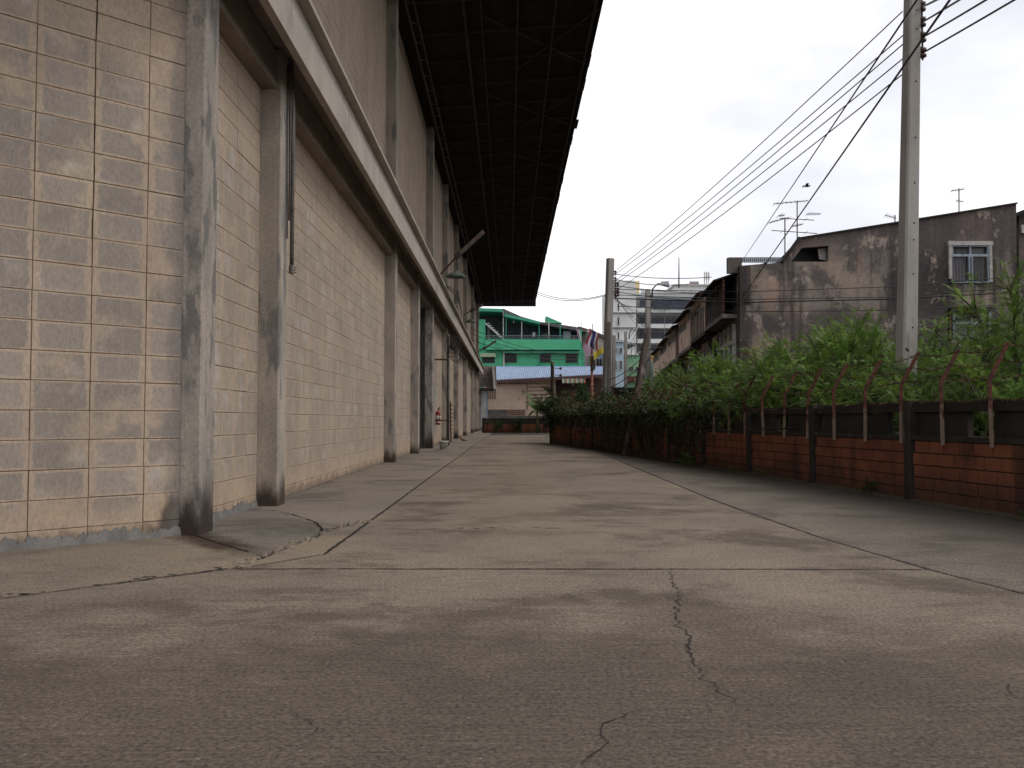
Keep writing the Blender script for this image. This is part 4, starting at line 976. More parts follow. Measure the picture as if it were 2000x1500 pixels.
# dark shed on the plot
sh = thing('dark_shed', W(1210,800,41), 'low dark flat roofed shed behind the boundary wall at the flag side pole', 'shed')
rc(1193,763,1242,840,41,3).build('wall', plain('shed timber', (.04,.025,.02), .9), sh)
B().quadpx(pxpoly([(1188,762),(1192,756),(1240,757),(1240,762)],37.8), 37.8, 3.6).build('roof', mossy, sh)
rw = thing('red_screen', W(1130,800,45), 'dark rusty red sheet screen behind the striped flag pole', 'fence')
for k in range(12): rc(1098+k*7,764,1104.6+k*7,840,45,.05).build('sheet', plain('dull red sheet', (.09,.03,.022), .8) if k == 0 else bpy.data.materials['dull red sheet'], rw)
# ---- light green shophouse & neighbours
def shop(x0, x1, y0, Y, c, label, band=None, rows=((.30,.42),), dark=.0):
    t = thing('shophouse', W((x0+x1)/2, 840, Y), label, 'building'); rc(x0,y0,x1,850,Y-6,-6).build('wall', c, t); h = 850-y0
    for a, b in rows: 
        n = max(2, int((x1-x0)/11))
        for k in range(n):
            xa = x0+(x1-x0)*(k+.2)/n; window(t, xa, y0+a*h, xa+(x1-x0)*.6/n, y0+b*h, Y-6, whited, 2, .6)
    if band: rc(x0,band[0],x1,band[1],Y-6,.35).build('sign_band', band[2], t)
    rc(x0-.6,y0-1.2,x1+.6,y0,Y-5.9,.35).build('cornice', whited, t)
    return t
mint = grime('mint paint', (.26,.44,.27), (.20,.36,.22), .8, c3=(.15,.25,.16), s3=.8, fine=10, fa=.1)
s1 = shop(1201,1252,694,96,mint,'light mint green shophouse with a dark red band seen left of the leaning post', (735,746,plain('maroon band',(.13,.035,.035))), ((.14,.20),))
s2 = shop(1249,1290,688,100,plain('grey cream wall',(.30,.29,.27)),'grey cream shophouse behind the street lamp pole', (694,706,plain('ochre board',(.36,.20,.05))), ((.13,.2),(.25,.38)))
s3 = shop(1286,1330,700,92,plain('bluish grey wall',(.22,.24,.26)),'bluish grey shophouse at the far end of the old rowhouses', None, ((.1,.24),(.34,.5)))
s5 = shop(1196,1218,668,88,plain('pale blue wall',(.30,.40,.46)),'narrow pale blue shophouse tucked behind the flag side pole', None, ((.06,.12),(.2,.3)))
for k in range(9): rc(1252+k*4,746,1254+k*4,756,93.5,.05).build('balcony_bar', whited, s2)
sr = thing('street_canopy', W(1220,700,84), 'grey pitched sheet canopy on thin posts in front of the hotel tower', 'canopy')
B().quadpx(pxpoly([(1194,666),(1204,661),(1241,671),(1241,674),(1204,669),(1194,673)],84), 84, 5).build('roof', plain('grey sheet',(.25,.26,.28),.5), sr)
for x in (1200,1212,1222,1233,1240): rc(x,670,x+.7,700,84,.1).build('post', darkst, sr)
# ---- white hotel
YH = 150
ht = thing('hotel', W(1290,840,YH), 'pale multi storey hotel block with dark strip windows standing above the street', 'building')
rc(1194,560,1242,860,YH,-14).build('stair_tower', whitew, ht)
B().quadpx(pxpoly([(1196,560),(1198,548),(1240,548),(1240,560)],YH), YH, 10).build('tower_head', whitew, ht)
rc(1240,549,1249,572,YH+4,-5).build('plant_room', plain('sunlit yellow render',(.62,.50,.30),.8), ht)  # roof room with its own yellow wall colour
rc(1241,573,1400,860,YH+3,-9).build('wing', whitew, ht)
shade = plain('recess grey', (.20,.21,.22), .8)
for (a, b, c, d_) in ((580,587,603,613),(616,621,634,643),(643,650,663,672),(674,680,692,700)):
    rc(1241,a,1400,d_-2,YH+3,.06).build('loggia_recess', shade, ht)
    rc(1241,d_-9 if a < 600 else d_-8,1400,d_,YH+2.9,2.0).build('balcony_band', whitew, ht)
    for (x0,x1) in ((1250,1263),(1271,1288),(1291,1312),(1314,1331),(1335,1352),(1356,1373)): rc(x0,b,x1,c,YH+2.93,.3).build('window', glass('blue black glass',(.02,.024,.035)) if (a,x0) == (580,1250) else bpy.data.materials['blue black glass'], ht)
rc(1274,588,1392,603,YH+.8,.2).build('ribbon_window', bpy.data.materials['blue black glass'], ht)
for y in (611,640,671): rc(1193,y-.6,1242,y+.6,YH,.35).build('string_course', shade, ht)
for y0 in (592,620,649,676): 
    rc(1207,y0,1209,y0+15,YH,.1).build('slot_window', dkgl, ht)
for y in (621,650,680): rc(1190,y,1194,y+2.5,YH,-1.2).build('sun_hood', whitew, ht)
for k in range(28): rc(1251+k*4.6,567.5,1254.6+k*4.6,573,YH+3.2,.5).build('parapet_block', whitew, ht)
rc(1318,557,1395,572,YH+6,-6).build('roof_annexe', whitew, ht); rc(1315,555,1398,557.5,YH+5.5,-7).build('annexe_roof', plain('pinkish roof edge',(.40,.34,.32)), ht)
c = W(1347,553,YH+6); B().tube([c, c+Vector((1.5,0,0))], .33, 12).build('water_tank', plain('steel tank',(.25,.25,.26),.4), ht)
B().tube([W(1326,562,YH-9), W(1326,503,YH-9)], [.12,.05], 6).build('mast', darkst, ht)
for x in (1376,1380,1384):
    ap = B().tube([W(x,562,YH+6), W(x,531,YH+6)], .08, 5); rc(x-1.2,533,x+1.2,546,YH+5.8,.25,ap); ap.build('antenna_panel', whited, ht)

# ================================================================== gable house and the old row
YR = 30
gh_ = thing('gable_house', (W(1715,0,YR).x, YR, 0), 'large rain-stained gable wall of an old rowhouse with two pale blue windows', 'house')
out_ = [(1445,870),(1445,519),(1527,512),(1562,465),(1985,397),(1987,870)]
# wall built in strips so that the openings are real holes
def wallpoly(pts): B().quadpx(pxpoly(pts,YR), YR, .25).build('wall', gablem, gh_)
wallpoly([(1445,870),(1445,519),(1543,511),(1543,870)]); wallpoly([(1543,870),(1543,511),(1618,511),(1618,870)])
B().quadpx(pxpoly([(1527,512.2),(1562,465),(1618,456),(1618,480),(1566,484),(1545,511.2)],YR), YR, .25).build('wall', gablem, gh_)
wallpoly([(1618,870),(1618,456),(1851,418.6),(1851,870)])
wallpoly([(1851,478),(1851,418.6),(1934,405.2),(1934,478)]); wallpoly([(1851,604),(1851,555),(1934,555),(1934,604)]); wallpoly([(1851,870),(1851,662),(1934,662),(1934,870)])
wallpoly([(1934,870),(1934,405.2),(1985,397),(1987,870)])
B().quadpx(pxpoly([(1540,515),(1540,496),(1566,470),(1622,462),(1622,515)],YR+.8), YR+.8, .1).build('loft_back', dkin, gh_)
B().quadpx(pxpoly([(1597,486),(1615,484),(1616,509),(1600,506)],YR+.3), YR+.3, .02).build('loose_sheet', plain('torn pale sheet',(.36,.34,.32),.7), gh_)
B().bar(W(1527,512,YR-.06), W(1562,464,YR-.06), .12, .10).build('verge', mossy, gh_)
B().bar(W(1559,465.5,YR-.02), W(1986,397,YR-.02), .12, .05).build('verge', mossy, gh_)
B().add([W(1562,464,YR),W(1985,396,YR),W(1985,396,YR)+Vector((.6,12,-.3)),W(1562,464,YR)+Vector((1,12,-.6))], [(0,1,2,3)]).build('roof', soffm, gh_)
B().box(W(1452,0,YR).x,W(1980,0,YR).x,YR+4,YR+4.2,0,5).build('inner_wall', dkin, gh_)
sash = grime('pale blue sash paint', (.26,.31,.36), (.20,.24,.28), 5, c3=(.14,.13,.13), s3=6, t3=(.62,.7)); surr = grime('whitewashed surround', (.34,.33,.31), (.26,.25,.24), 5)
curt = grime('grey curtain', (.10,.10,.10), (.05,.05,.052), 3, (6,1,.4))
for nm, (x0,y0,x1,y1,tr) in enumerate([(1857,480,1931,553,499),(1861,606,1934,660,631)]):
    if nm == 0:
        sb = B(); rc(x0-7,y0-8,x1+6,y0,YR,.10,sb); rc(x0-5,y0,x0,y1-8,YR,.09,sb); rc(x1,y0,x1+4,y1-2,YR,.09,sb); sb.build('window_surround', surr, gh_)
    w_ = B(); 
    rc(x0,y0,x1,y0+2.5,YR,.05,w_); rc(x0,y1-3,x1,y1,YR,.06,w_); rc(x0,y0,x0+3,y1,YR,.055,w_); rc(x1-3,y0,x1,y1,YR,.055,w_); rc(x0+3,tr-2,x1-3,tr+2.5,YR,.065,w_)
    mxx = (x0+x1)/2; rc(mxx-4,tr,mxx-.5,y1-3,YR,.07,w_); rc(mxx+.5,tr,mxx+4,y1-3,YR,.075,w_); rc(mxx-1.2,y0+2,mxx+1.2,tr,YR,.05,w_)
    w_ = w_.build('window', sash, gh_)
    rc(x0+2,y0+2,mxx-1,y1-2,YR+.08,.01).build('pane', curt, w_); rc(mxx+1,y0+2,x1-2,y1-2,YR+.08,.01).build('pane', glass('old window glass',(.05,.05,.052),.25) if nm == 0 else bpy.data.materials['old window glass'], w_)
    rc(x0+5,tr+5,x0+28,y1-5,YR+.06,.005).build('curtain', plain('lilac curtain',(.17,.16,.18),.9) if nm == 0 else bpy.data.materials['lilac curtain'], w_)
    gr_ = B()
    for k in range(12): xx = x0+4+k*(x1-x0-8)/11; rc(xx-.35,tr+3,xx+.35,y1-2,YR-.085,.01,gr_)
    if nm: 
        for s_ in (0,1):
            cx_ = x0+18+36*s_; gr_.tube([W(cx_+14*math.cos(a*.35),tr-3-18*math.sin(a*.35)*1.0,YR-.09) for a in range(10)], .008, 4)
    gr_.build('grille', darkst, w_)
B().bar(W(1855,604,YR-.1),W(1936,604,YR-.1), .22, .12).build('hood', mossy, gh_)
B().tube([W(1856,608,YR-.1), W(1856,700,YR-.1)], .04, 6).build('drain_pipe', rust, gh_)
rc(1590,466,1606,467.5,YR,.03).build('render_patch', plain('bare patch',(.33,.31,.28)), gh_) if False else None
nb = thing('neighbour_house', (W(2005,0,YR+1).x, YR+1, 0), 'dark sliver of the next house at the right edge beyond the gable wall', 'house')
B().quadpx(pxpoly([(1990,870),(1990,418),(2090,380),(2090,870)],YR+1.5), YR+1.5, 6).build('wall', gablem, nb)
B().quadpx(pxpoly([(1988,421),(2090,380),(2090,374),(1988,414)],YR+1), YR+1, 7).build('roof', soffm, nb)
rc(1993,440,2003,456,YR+1.45,.1).build('window', whited, nb)
# roof terrace railing
rr = B(); rc(1424,503,1534,504.2,YR+1,.05,rr); rc(1432,512,1534,513,YR+1,.05,rr)
for k in range(26): rc(1433+k*4,503,1433.7+k*4,513,YR+1,.04,rr)
rr.build('terrace_railing', darkst, gh_)
rc(1434,505,1532,511,YR+2.5,.03).build('lattice_panel', plain('bluish lattice',(.30,.34,.42),.6), gh_)
def XFc(Y): return 7.52+.087*(Y-YR)
def rowhouse(i, y0, y1, colr, label, z2=4.25, zr=6.4):
    t = thing('rowhouse', (XFc((y0+y1)/2), (y0+y1)/2, 0), label, 'house', 'old rowhouses along the lane')
    D = lambda y: XFc(y)
    def fb(nm, ya, yb, z0, z1, out0, out1, m, par=t):      # block along the front; out = metres towards the lane
        return B().add([(D(ya)-out1,ya,z0),(D(ya)-out0,ya,z0),(D(yb)-out0,yb,z0),(D(yb)-out1,yb,z0),(D(ya)-out1,ya,z1),(D(ya)-out0,ya,z1),(D(yb)-out0,yb,z1),(D(yb)-out1,yb,z1)],
            [(0,3,2,1),(4,5,6,7),(0,1,5,4),(1,2,6,5),(2,3,7,6),(3,0,4,7)]).build(nm, m, par)
    L_ = y1-y0
    fb('wall', y0, y1, 0, zr-.05, -6, 0, colr)
    fb('floor_slab', y0, y1-.05, z2-.14, z2, 0, .5, [greyr,mossy,greyr][i%3])
    # jettied upper floor front: boarding, posts, window
    fb('upper_front', y0+.1, y0+L_*.30, z2, zr-.2, .40, .47, [rust, pinkr, colr][i%3])
    fb('upper_front', y0+L_*.30, y1-.1, z2, z2+.9, .40, .47, [colr, pinkr, pinkr][i%3])
    fb('upper_front', y0+L_*.30, y1-.1, zr-.45, zr-.2, .40, .47, colr)
    for k in range(5): 
        yy = y0+L_*(.32+.155*k); fb('window_post', yy, yy+.10, z2+.9, zr-.45, .41, .49, whited)
    fb('pane', y0+L_*.33, y1-.15, z2+.9, zr-.45, .36, .38, dkgl)
    # ground floor: white framed doors with glass
    for k in range(4):
        yy = y0+.35+k*(L_-.7)/4; dr_ = fb('door_frame', yy, yy+.24, 0, z2-.3, .0, .10, whited)
        fb('door_pane', yy+.12, yy+(L_-.7)/4, .6, z2-.5, .01, .03, glass('door glass',(.07,.08,.085),.25) if 'door glass' not in bpy.data.materials else bpy.data.materials['door glass'])
    fb('door_head', y0+.3, y1-.3, z2-.95, z2-.82, .03, .1, whited)
    B().add([(D(y0)+1,y0-.05,zr+.3),(D(y1)+1,y1-.12,zr+.3),(D(y1)-.8,y1-.12,zr-.3),(D(y0)-.8,y0-.05,zr-.3),(D(y0)+1,y0-.05,zr+.35),(D(y1)+1,y1-.12,zr+.35),(D(y1)-.8,y1-.12,zr-.25),(D(y0)-.8,y0-.05,zr-.25)],
        [(0,1,2,3),(4,7,6,5),(0,4,5,1),(1,5,6,2),(2,6,7,3),(3,7,4,0)]).build('roof', [soffm, rust, mossy][i%3], t)
    for yy in ((y0+.15, y1-.3) if i else (y1-.3,)): B().bar((D(yy)-.05,yy,z2-1.0),(D(yy)-.45,yy,z2-.16), .08).build('bracket', mossy, t)
    for k in range(10 if i < 2 else 0): 
        yy = y0+.4+k*(L_-.8)/9; fb('balcony_bar', yy, yy+.03, z2, z2+1.0, .48, .51, darkst)
    pb_ = B().tube([(D(y1-.4)-.05,y1-.4,z2-1.2),(D(y1-.4)-.2,y1-.4,z2-1.5),(D(y1-.4)-.15,y1-.4,0)], .05, 6).build('drain_pipe', bluem, t)
    return t
pinkr = grime('faded salmon render', (.58,.44,.36), (.46,.35,.29), 1.5, c3=(.16,.12,.10), s3=1.5, t3=(.55,.7))
greyr = grime('blackened render', (.14,.115,.105), (.085,.07,.066), 1.5, c3=(.22,.19,.17), s3=2)
Ys = [30.3,35,40,45.5,51,57,63.5]
rl_ = ['first rowhouse beside the gable wall, rust red upper screen and white framed doors','second rowhouse from the gable wall, cage of bars across its upper floor','third rowhouse from the gable wall, salmon render and timber front','fourth rowhouse from the gable wall, salmon with rusty roof edge','fifth rowhouse from the gable wall, dark eaves','farthest rowhouse of the old row, behind poles and wires']
for i in range(6): rowhouse(i, Ys[i], Ys[i+1], [greyr, pinkr, pinkr, pinkr, greyr, pinkr][i], rl_[i], zr=[5.72,5.95,5.85,5.75,5.6,5.5][i], z2=[4.35,4.25,4.1,4.0,3.9,3.8][i])
pw = B(); rc(1419,505,1446,535,YR+.4,.2,pw); pw.build('parapet', greyr, gh_)
# ---- television aerials
def aerial(px, yb, yt, Y, booms, label):
    t = thing('tv_aerial', W(px,yb,Y), label, 'aerial'); B().tube([W(px,yb,Y), W(px,yt,Y)], .022, 5).build('mast', galv, t)
    for (y, xa, xb, dy, n) in booms:
        a, b = W(xa,y-dy,Y), W(xb,y+dy,Y); bb_ = B().tube([a,b], .014, 4)
        for k in range(n):
            c = a.lerp(b,(k+.5)/n); l = .42*(1-.5*k/n); dirv = Vector((.5,.8,.35)).normalized()*l; bb_.tube([c-dirv,c+dirv], .008, 3, False)
        bb_.build('boom', darkst, t)
aerial(1557,470,392,31,[(395,1511,1578,-3,8),(428,1523,1590,2,2),(418,1575,1603,0,6),(453,1507,1596,3,2),(440,1548,1568,-2,5)], 'tallest television aerial, three crossbars, at the low end of the gable roof')
aerial(1533,520,425,31,[(430,1502,1540,-5,7),(421,1520,1532,0,4)], 'shorter aerial just left of the tallest one')
aerial(1873,414,368,31,[(371,1857,1884,-2,6),(393,1867,1882,1,3)], 'small aerial high on the gable roof right of the tall pole')
aerial(1748,434,420,31,[(423,1728,1750,3,5)], 'tilted little aerial just left of the tall pole on the roof line')
aerial(1136,650,630,88,[(631,1126,1138,0,4)], 'tiny aerial on the roof right of the green building'); 
aerial(1298,690,603,80,[(606,1287,1310,-2,6),(618,1290,1306,1,4)], 'thin aerial rising before the white hotel balconies')
# ---- bird
bd = thing('bird', W(1577,364,26), 'small dark bird flying beside the slanting cables', 'bird')
sk = B(); c = W(1577,364,26)
sk.tube([c+Vector((-.10,0,-.02)),c+Vector((-.05,0,0)),c+Vector((.02,0,.005)),c+Vector((.07,0,.02)),c+Vector((.10,0,.025))], [.006,.022,.028,.018,.004], 7)
for s_ in (-1,1):
    w0 = c+Vector((-.02,0,.01)); sk.add([w0+Vector((.04,0,0)), w0+Vector((-.04,0,0)), w0+Vector((-.06,s_*.12,.05)), w0+Vector((.03,s_*.11,.06)), w0+Vector((-.05,s_*.2+.0,.02)), w0+Vector((-.08,s_*.21,.015))], [(0,1,2,3),(3,2,5,4)])
sk.add([c+Vector((-.09,-.01,-.02)),c+Vector((-.09,.01,-.02)),c+Vector((-.15,.03,-.03)),c+Vector((-.15,-.03,-.03))], [(0,1,2,3)])
sk.build('body', wire_m, bd, True)
# ================================================================== vegetation
def rv(s=1): return Vector((rnd.gauss(0,s),rnd.gauss(0,s),rnd.gauss(0,s)))
def frond(bb, p, d, ln, wd, n=6):
    # feathery frond: a bent midrib with paired slips
    side = d.cross(Vector((rnd.uniform(-.3,.3),rnd.uniform(-.3,.3),1))).normalized(); droop = rnd.uniform(.15,.5)
    for k in range(n):
        t = (k+.6)/n; c = p+d*ln*t+Vector((0,0,-droop*ln*t*t)); w_ = wd*math.sin(math.pi*min(.95,t*.85+.12)); f_ = d*ln/n*.30
        for s_ in (-1,1):
            e_ = c+side*s_*w_+d*ln*.07+Vector((0,0,-w_*.3*rnd.random()))
            bb.add([c-f_*.6, c+f_*.6, e_+f_*.5, e_-f_*.3], [(0,1,2,3)])
def bush_proto(seed, kind='feather', tw=430):
    rnd.seed(seed); leaf, stem = B(), B()
    nb_ = rnd.randint(7,10)
    arms = []
    for i in range(nb_):
        a = rnd.uniform(0,6.28); r = rnd.uniform(.12,.5); h = rnd.uniform(.6,1.0)
        tip = Vector((math.cos(a)*r, math.sin(a)*r, h)); mid = tip*.5+Vector((math.cos(a)*-.04,math.sin(a)*-.04,.08))
        base = Vector((rnd.gauss(0,.05),rnd.gauss(0,.05),0)); stem.tube([base,mid,tip], [.014,.010,.004], 4, False); arms.append((base,mid,tip))
    for i in range(tw):
        b_, m_, t_ = rnd.choice(arms); f_ = rnd.random()**.6
        p = (b_.lerp(m_,f_*2) if f_ < .5 else m_.lerp(t_,f_*2-1))
        o = Vector((p.x,p.y,0)); o = (o.normalized() if o.length > .02 else rv().normalized())
        d = (o*rnd.uniform(.2,1)+Vector((0,0,rnd.uniform(-.1,.9)))+rv(.45)).normalized(); ln = rnd.uniform(.10,.26)*(1.15-f_*.3)
        e_ = p+d*ln; stem.tube([p,e_], [.0035,.0015], 3, False)
        for k in range(5):
            q = p.lerp(e_,(k+1)/5); dd = (d*.6+rv(.55)).normalized()
            if kind == 'feather': frond(leaf, q, dd, rnd.uniform(.08,.14), .015, 12)
            else:
                for z_ in range(2):
                    dd = (d*.3+rv(.7)).normalized(); sd_ = dd.cross(Vector((0,0,1))).normalized() if abs(dd.z) < .95 else Vector((1,0,0)); l_ = rnd.uniform(.025,.05); 
                    leaf.add([q, q+dd*l_*.5+sd_*l_*.33, q+dd*l_, q+dd*l_*.5-sd_*l_*.33], [(0,1,2,3)])
    return leaf, stem
protos = []
for s_ in range(4):
    lf, stb = bush_proto(100+s_); protos.append((lf.mesh('foliage', leaf_a), stb.mesh('stems', stemm)))
bro = []
for s_ in range(2):
    lf, stb = bush_proto(200+s_, 'broad', 520); bro.append((lf.mesh('foliage', leaf_b), stb.mesh('stems', stemm)))
rnd.seed(5)
def bush(px, ytop, Y, wf, label, k=None, kind='f', group='bushes behind the boundary wall', z0=0):
    p = W(px, ytop, Y); h = (p.z-z0); src = protos if kind == 'f' else bro; k = (rnd.randrange(len(src)) if k is None else k%len(src))
    t = thing('bush', (p.x, Y, z0), label, 'bush', group); t.rotation_euler = (0,0,rnd.uniform(0,6.28)); t.scale = (h*wf, h*wf, h*1.0)
    for nm, me in zip(('foliage','stems'), src[k]):
        o = bpy.data.objects.new(nm, me); col.objects.link(o); o.parent = t
    return t
rows = [ # px, top y, depth, width factor, label
 (1992,565,11.5,.85,'tallest bright bush at the right edge, reaching the level wires'),
 (1925,665,10.6,1.3,'bush half covering the lower blue window from the right'),
 (1870,682,11.4,1.2,'light green bush under the lower blue window of the gable wall'),
 (1850,668,12.9,1.0,'bush just right of the tall concrete pole'),
 (1960,700,9.9,1.4,'low dark bush directly behind the rightmost angle iron'),
 (1880,735,10.4,1.2,'low bush behind the wall between the tall pole and the right edge'),
 (1695,612,16.0,1.0,'tall pointed bush rising against the gable wall left of the tall pole'),
 (1728,668,15.0,1.1,'bush touching the left side of the tall concrete pole'),
 (1640,660,16.5,1.25,'rounded bush left of the tall pointed bush'),
 (1668,710,13.0,1.5,'low leafy bush in front of the tall pointed bush'),
 (1590,645,18.0,1.15,'feathery bush in the middle of the gable wall'),
 (1540,652,19.0,1.2,'feathery bush below the low end of the gable roof'),
 (1600,705,14.5,1.6,'low bush behind the angle irons in the middle'),
 (1490,655,20.0,1.15,'bush in front of the left corner of the gable wall'),
 (1530,720,15.5,1.6,'low bush behind the fifth angle iron from the left'),
 (1465,702,20.0,1.4,'bush in front of the white framed doors'),
 (1475,735,17.0,1.6,'low creeping bush where the wall rail disappears'),
 (1415,712,22.0,1.2,'bush beneath the rowhouse balcony'),
 (1375,705,23.0,1.2,'bush beside the brown dry grass'),
 (1340,725,25.0,1.3,'bush between the dry grass and the lamp pole foot'),
 (1305,742,27.0,1.4,'small bush right of the lamp pole foot'),
 (1270,748,31.0,1.5,'small bush at the foot of the street lamp pole'),
 (1400,745,19.5,1.6,'low bush behind the wall below the dry grass'),
 (1950,602,12.8,1.0,'bush leaning into the level wires left of the tallest bright one'),
 (1715,640,17.5,1.2,'bush filling the gap between the tall pointed one and the tall pole'),
 (1570,682,16.0,1.3,'wide bush left of the middle of the gable wall'),
 (1425,705,26.0,1.1,'bush brushing the corner of the first rowhouse'),
 (1350,762,21.0,1.5,'dark low bush behind the corner of the wall curve'),
 (1760,700,15.8,1.6,'dense bush right behind the tall concrete pole'),
 (1815,715,13.6,1.6,'dense bush between the tall pole and the lower blue window'),
 (1900,705,12.0,1.6,'dense dark bush below the lower blue window'),
 (1625,715,15.2,1.7,'dense bush low in the middle of the plot'),
 (1560,735,16.2,1.7,'dense low bush left of the middle of the plot'),
]
for i, r in enumerate(rows): bush(r[0], r[1], r[2], r[3]*.95, r[4], i)
for r in [(1112,748,34,.85,'dark broad-leaved shrub right of the slim gate post'),(1095,772,33,1.2,'small broad-leaved shrub against the slim gate post'),(1135,775,32,1.2,'low broad-leaved shrub left of the flagpole foot'),
          (1205,775,28.5,1.6,'tangled shrub at the foot of the flag side pole'),(1165,783,30,1.6,'low tangled shrub under the striped flag'),(1240,765,26.5,1.3,'tangled shrub behind the leaning post'),(1300,768,22.5,1.3,'tangled shrub over the curve of the wall'),
          (1010,815,59.3,1.0,'small shrub in front of the end wall'),(968,822,59.4,1.0,'dark little shrub by the gatehouse end of the end wall')]:
    bush(*r, kind='b', group='broad-leaved shrubs at the road end')
# dry grass clump
def clump(px, y, Y, n, h, m, label, spread=.35, z0=0):
    c = W(px,y,Y); c.z = z0; t = thing('grass_clump', c, label, 'grass'); bb_ = B()
    for i in range(n):
        p = c+Vector((rnd.gauss(0,spread),rnd.gauss(0,spread),0)); d = Vector((rnd.gauss(0,.22),rnd.gauss(0,.22),1)); hh = h*rnd.uniform(.5,1.05); s_ = Vector((rnd.uniform(-1,1),rnd.uniform(-1,1),0)).normalized()*.011
        a, b, e_ = p, p+d*hh*.6, p+d*hh+Vector((d.x,d.y,-.15))*hh*.5; bb_.add([a-s_,a+s_,b+s_,b-s_,e_], [(0,1,2,3),(3,2,4)])
    bb_.build('blades', m, t); return t
clump(1385,740,21.5,420,2.3,leaf_dry,'tall dry orange brown grass clump among the bushes above the wall curve', .38)
clump(1362,760,20,220,1.7,leaf_dry,'shorter dry grass clump left of the tall dry one', .3)
for px, y, Y, h, lb in [(1712,960,9.95,.28,'small leafy weed at the wall foot between the second and third posts'),(1345,905,17.6,.4,'leafy weed at the wall foot near the curve')]:
    c = G(px, y+6); t = thing('weed', c, lb, 'weed'); bb_ = B()
    for i in range(60):
        a = rnd.uniform(0,6.28); d = Vector((math.cos(a)*.6,math.sin(a)*.6,rnd.uniform(.2,1))).normalized(); q = c+d*rnd.uniform(.02,h*.8); l_ = rnd.uniform(.05,.09); sd_ = d.cross(Vector((0,0,1))).normalized()
        bb_.add([q,q+d*l_*.5+sd_*l_*.35,q+d*l_,q+d*l_*.5-sd_*l_*.35],[(0,1,2,3)])
        if i%6 == 0: bb_.tube([c,q],.003,3,False)
    bb_.build('leaves', leaf_b, t)
for i_, s_ in enumerate((2.15,3.4,4.7,5.3,1.3)):
    p_ = fp(s_); n_ = panels[int(s_)][3]; c = Vector((p_.x,p_.y,0))+n_*.06
    t = thing('weed', c, ['small weed sprouting at the wall foot beside the thick stained post','tiny weed at the wall foot in the third brick panel','weed tuft where the bricks darken towards the curve','ragged weed tuft at the start of the blackened wall','small weed at the wall foot near the right edge'][i_], 'weed'); bb_ = B(); h = .10+.05*(i_%3)
    for i in range(34):
        a = rnd.uniform(0,6.28); d = Vector((math.cos(a)*.8,math.sin(a)*.8,rnd.uniform(.3,1))).normalized(); q = c+d*rnd.uniform(.01,h); l_ = rnd.uniform(.03,.05); sd_ = d.cross(Vector((0,0,1))).normalized()
        bb_.add([q,q+d*l_*.5+sd_*l_*.3,q+d*l_,q+d*l_*.5-sd_*l_*.3],[(0,1,2,3)])
    bb_.build('leaves', leaf_b, t)
# silt and leaf crumbs that the rain leaves along the wall foot
dr = B(); L_, R_, T_ = [], [], []
for i in range(700):
    s_ = .6+i*.0155; 
    if s_ > 11.5: break
    p_ = fp(s_); n_ = panels[min(11,int(s_))][3]; c = Vector((p_.x,p_.y,0)); ww = .05+.13*abs(mnoise.noise(Vector((s_*3.1,0,0))))+.05*abs(mnoise.noise(Vector((s_*21,0,0))))
    L_.append(c-n_*.02+Vector((0,0,.03+ww*.15))); T_.append(c+n_*ww*.45+Vector((0,0,.018))); R_.append(c+n_*ww+Vector((0,0,.002)))
n = len(L_); dr.add(L_+T_+R_, [(i,i+1,n+i+1,n+i) for i in range(n-1)]+[(n+i,n+i+1,2*n+i+1,2*n+i) for i in range(n-1)])
for i in range(900):
    s_ = rnd.uniform(.6,9); p_ = fp(s_); n_ = panels[min(11,int(s_))][3]; c = Vector((p_.x,p_.y,.01))+n_*abs(rnd.gauss(.03,.14)); r = rnd.uniform(.006,.018); a = rnd.uniform(0,3)
    dr.add([c+Vector((r*math.cos(a+j*1.57), r*math.sin(a+j*1.57)*.6, rnd.uniform(0,.008))) for j in range(4)], [(0,1,2,3)])
tag(dr.build('silt_drift', grime('leafy silt', (.06,.045,.03), (.035,.028,.018), 14, c3=(.05,.06,.02), s3=5)), 'silt and leaf crumbs drifted along the foot of the boundary wall', 'debris', kind='stuff')
# banana plant before the end wall
bp = thing('banana_plant', (W(1048,0,59).x, 59, 0), 'young banana plant with paddle leaves in front of the end wall', 'banana plant')
c = Vector((W(1048,0,59).x,59,0)); B().tube([c, c+Vector((.02,0,.8)), c+Vector((0,0,1.5))], [.09,.07,.04], 8).build('stem', leafm('banana stem',(.20,.24,.10),(.12,.15,.06)), bp, True)
bl = leafm('banana leaf', (.10,.20,.05), (.07,.14,.035), tr=.35)
for tx, ty, wd in ((1026,766,.2),(1022,787,.2),(1082,770,.22),(1085,790,.28),(1085,805,.24),(1046,792,.22),(1072,795,.26),(1032,815,.2)):
    e_ = W(tx,ty,59+rnd.uniform(-.5,.4)); a = c+Vector((0,0,1.35)); mid = (a+e_)/2+Vector((0,0,.28)); P = [a,a.lerp(mid,.6),mid,mid.lerp(e_,.5)+Vector((0,0,.08)),e_]; bb_ = B(); L_ = []
    for i, p in enumerate(P):
        ww = wd*[.1,.7,1,.85,.1][i]; sd_ = Vector((.45,.85,0)).normalized() if abs(e_.x-c.x) > .4 else Vector((1,0,0)); L_ += [p-sd_*ww+Vector((0,0,-ww*.5)), p, p+sd_*ww+Vector((0,0,-ww*.5))]
    bb_.add(L_, [(3*i+k,3*i+k+1,3*i+k+4,3*i+k+3) for i in range(4) for k in range(2)]); bb_.build('leaf', bl, bp, True)
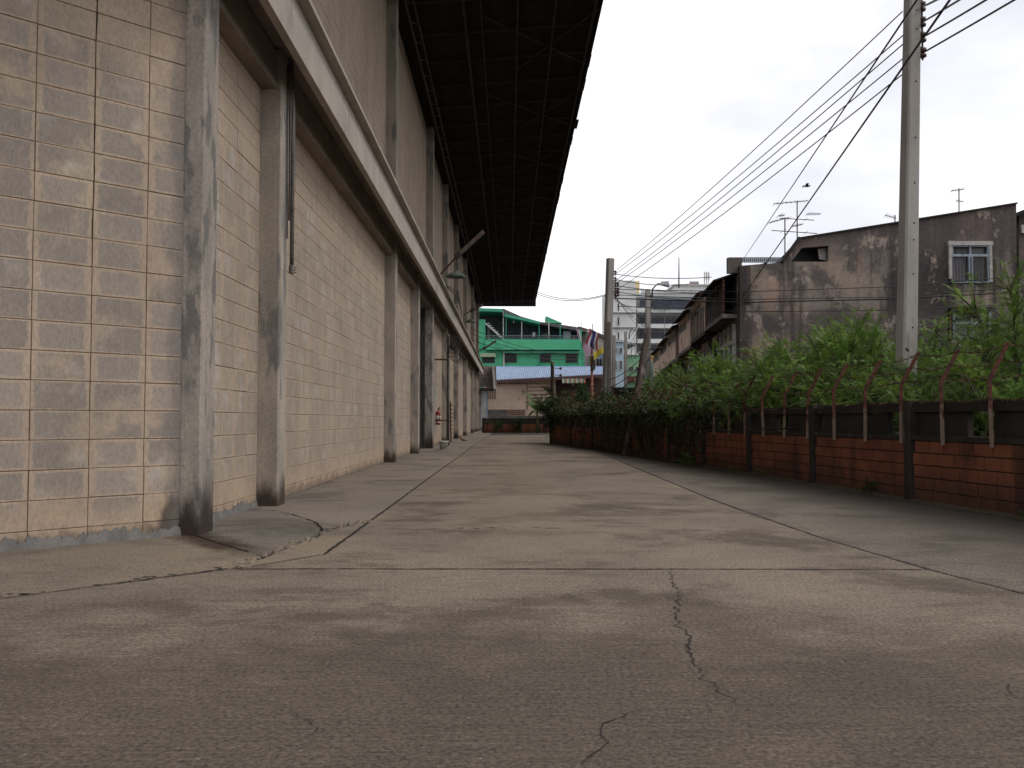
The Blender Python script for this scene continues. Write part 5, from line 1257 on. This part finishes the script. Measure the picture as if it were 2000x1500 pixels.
# creeper smothering the far stretch of the wall, and undergrowth that nobody could count
def leafstuff(pts, name, m, label, cat, sz=(.022,.05)):
    bb_ = B()
    for p in pts:
        d = rv().normalized(); s_ = d.cross(rv().normalized()); s_ = s_.normalized() if s_.length > .01 else Vector((1,0,0)); l_ = rnd.uniform(*sz)
        bb_.add([p-d*l_, p+s_*l_*.6, p+d*l_, p-s_*l_*.6], [(0,1,2,3)])
    return tag(bb_.build(name, m), label, cat, kind='stuff')
pts = []
while len(pts) < 19000:
    s = rnd.uniform(5.9, 12); p = fp(s); i = min(11,int(s)); nr = panels[i][3]; n1 = mnoise.noise(Vector((s*2.2,0,0)))
    if rnd.random() < (.55 if s < 9.6 else .85): q = Vector((p.x,p.y,0))+nr*rnd.gauss(-.1,.15)+Vector((0,0,1.0+abs(rnd.gauss(0,.16))*(1.1+n1)))
    else:
        dz = abs(rnd.gauss(0,.35))*(1.0+n1*1.6) if s > 10 or s < 8.6 else abs(rnd.gauss(0,.5))*(1+n1)
        q = Vector((p.x,p.y,0))+nr*abs(rnd.gauss(.03,.04))+Vector((0,0,max(.02,1.02-dz)))
    pts.append(q)
leafstuff(pts, 'creeper', leaf_dk, 'dark creeper smothering the curved far stretch of the boundary wall', 'creeper')
pts = []
while len(pts) < 42000:
    s = rnd.uniform(0.5, 11.5); p = fp(s); i = min(11,int(s)); nr = panels[i][3]; b_ = rnd.uniform(.35, 3.2)
    pts.append(Vector((p.x,p.y,0))-nr*b_+Vector((0,0,abs(rnd.gauss(0,.55))+.0)))
leafstuff(pts, 'undergrowth', leaf_dk, 'dense dark undergrowth filling the plot behind the boundary wall', 'undergrowth', (.025,.055))
stems_ = B()
for i in range(90):
    s = rnd.uniform(5.8, 8.8); p = fp(s); nr = panels[min(11,int(s))][3]; q = Vector((p.x,p.y,0))+nr*rnd.uniform(.03,.10); z1 = rnd.uniform(.7,1.1); z0 = rnd.uniform(0,.5)
    stems_.tube([q+Vector((0,0,z1)), q+Vector((rnd.uniform(-.08,.08),rnd.uniform(-.1,.1),(z0+z1)/2)), q+Vector((rnd.uniform(-.1,.1),rnd.uniform(-.1,.1),z0))], .006, 3, False)
tag(stems_.build('hanging_stems', woodp), 'dead vine stems hanging down the blackened part of the wall', 'vines', kind='stuff')
ly = thing('loose_cable', (3.3,17,.9), 'loose thin cable looping along the front of the wall before the curve', 'cable')
B().tube([W(1385,803,16.2)+Vector((-.05,0,0)), W(1400,830,15.9)+Vector((-.08,0,0)), W(1430,842,15.2)+Vector((-.08,0,0)), W(1480,838,14)+Vector((-.08,0,0)), W(1560,835,12.7)+Vector((-.08,0,0))], .008, 5).build('cable', wire_m, ly)
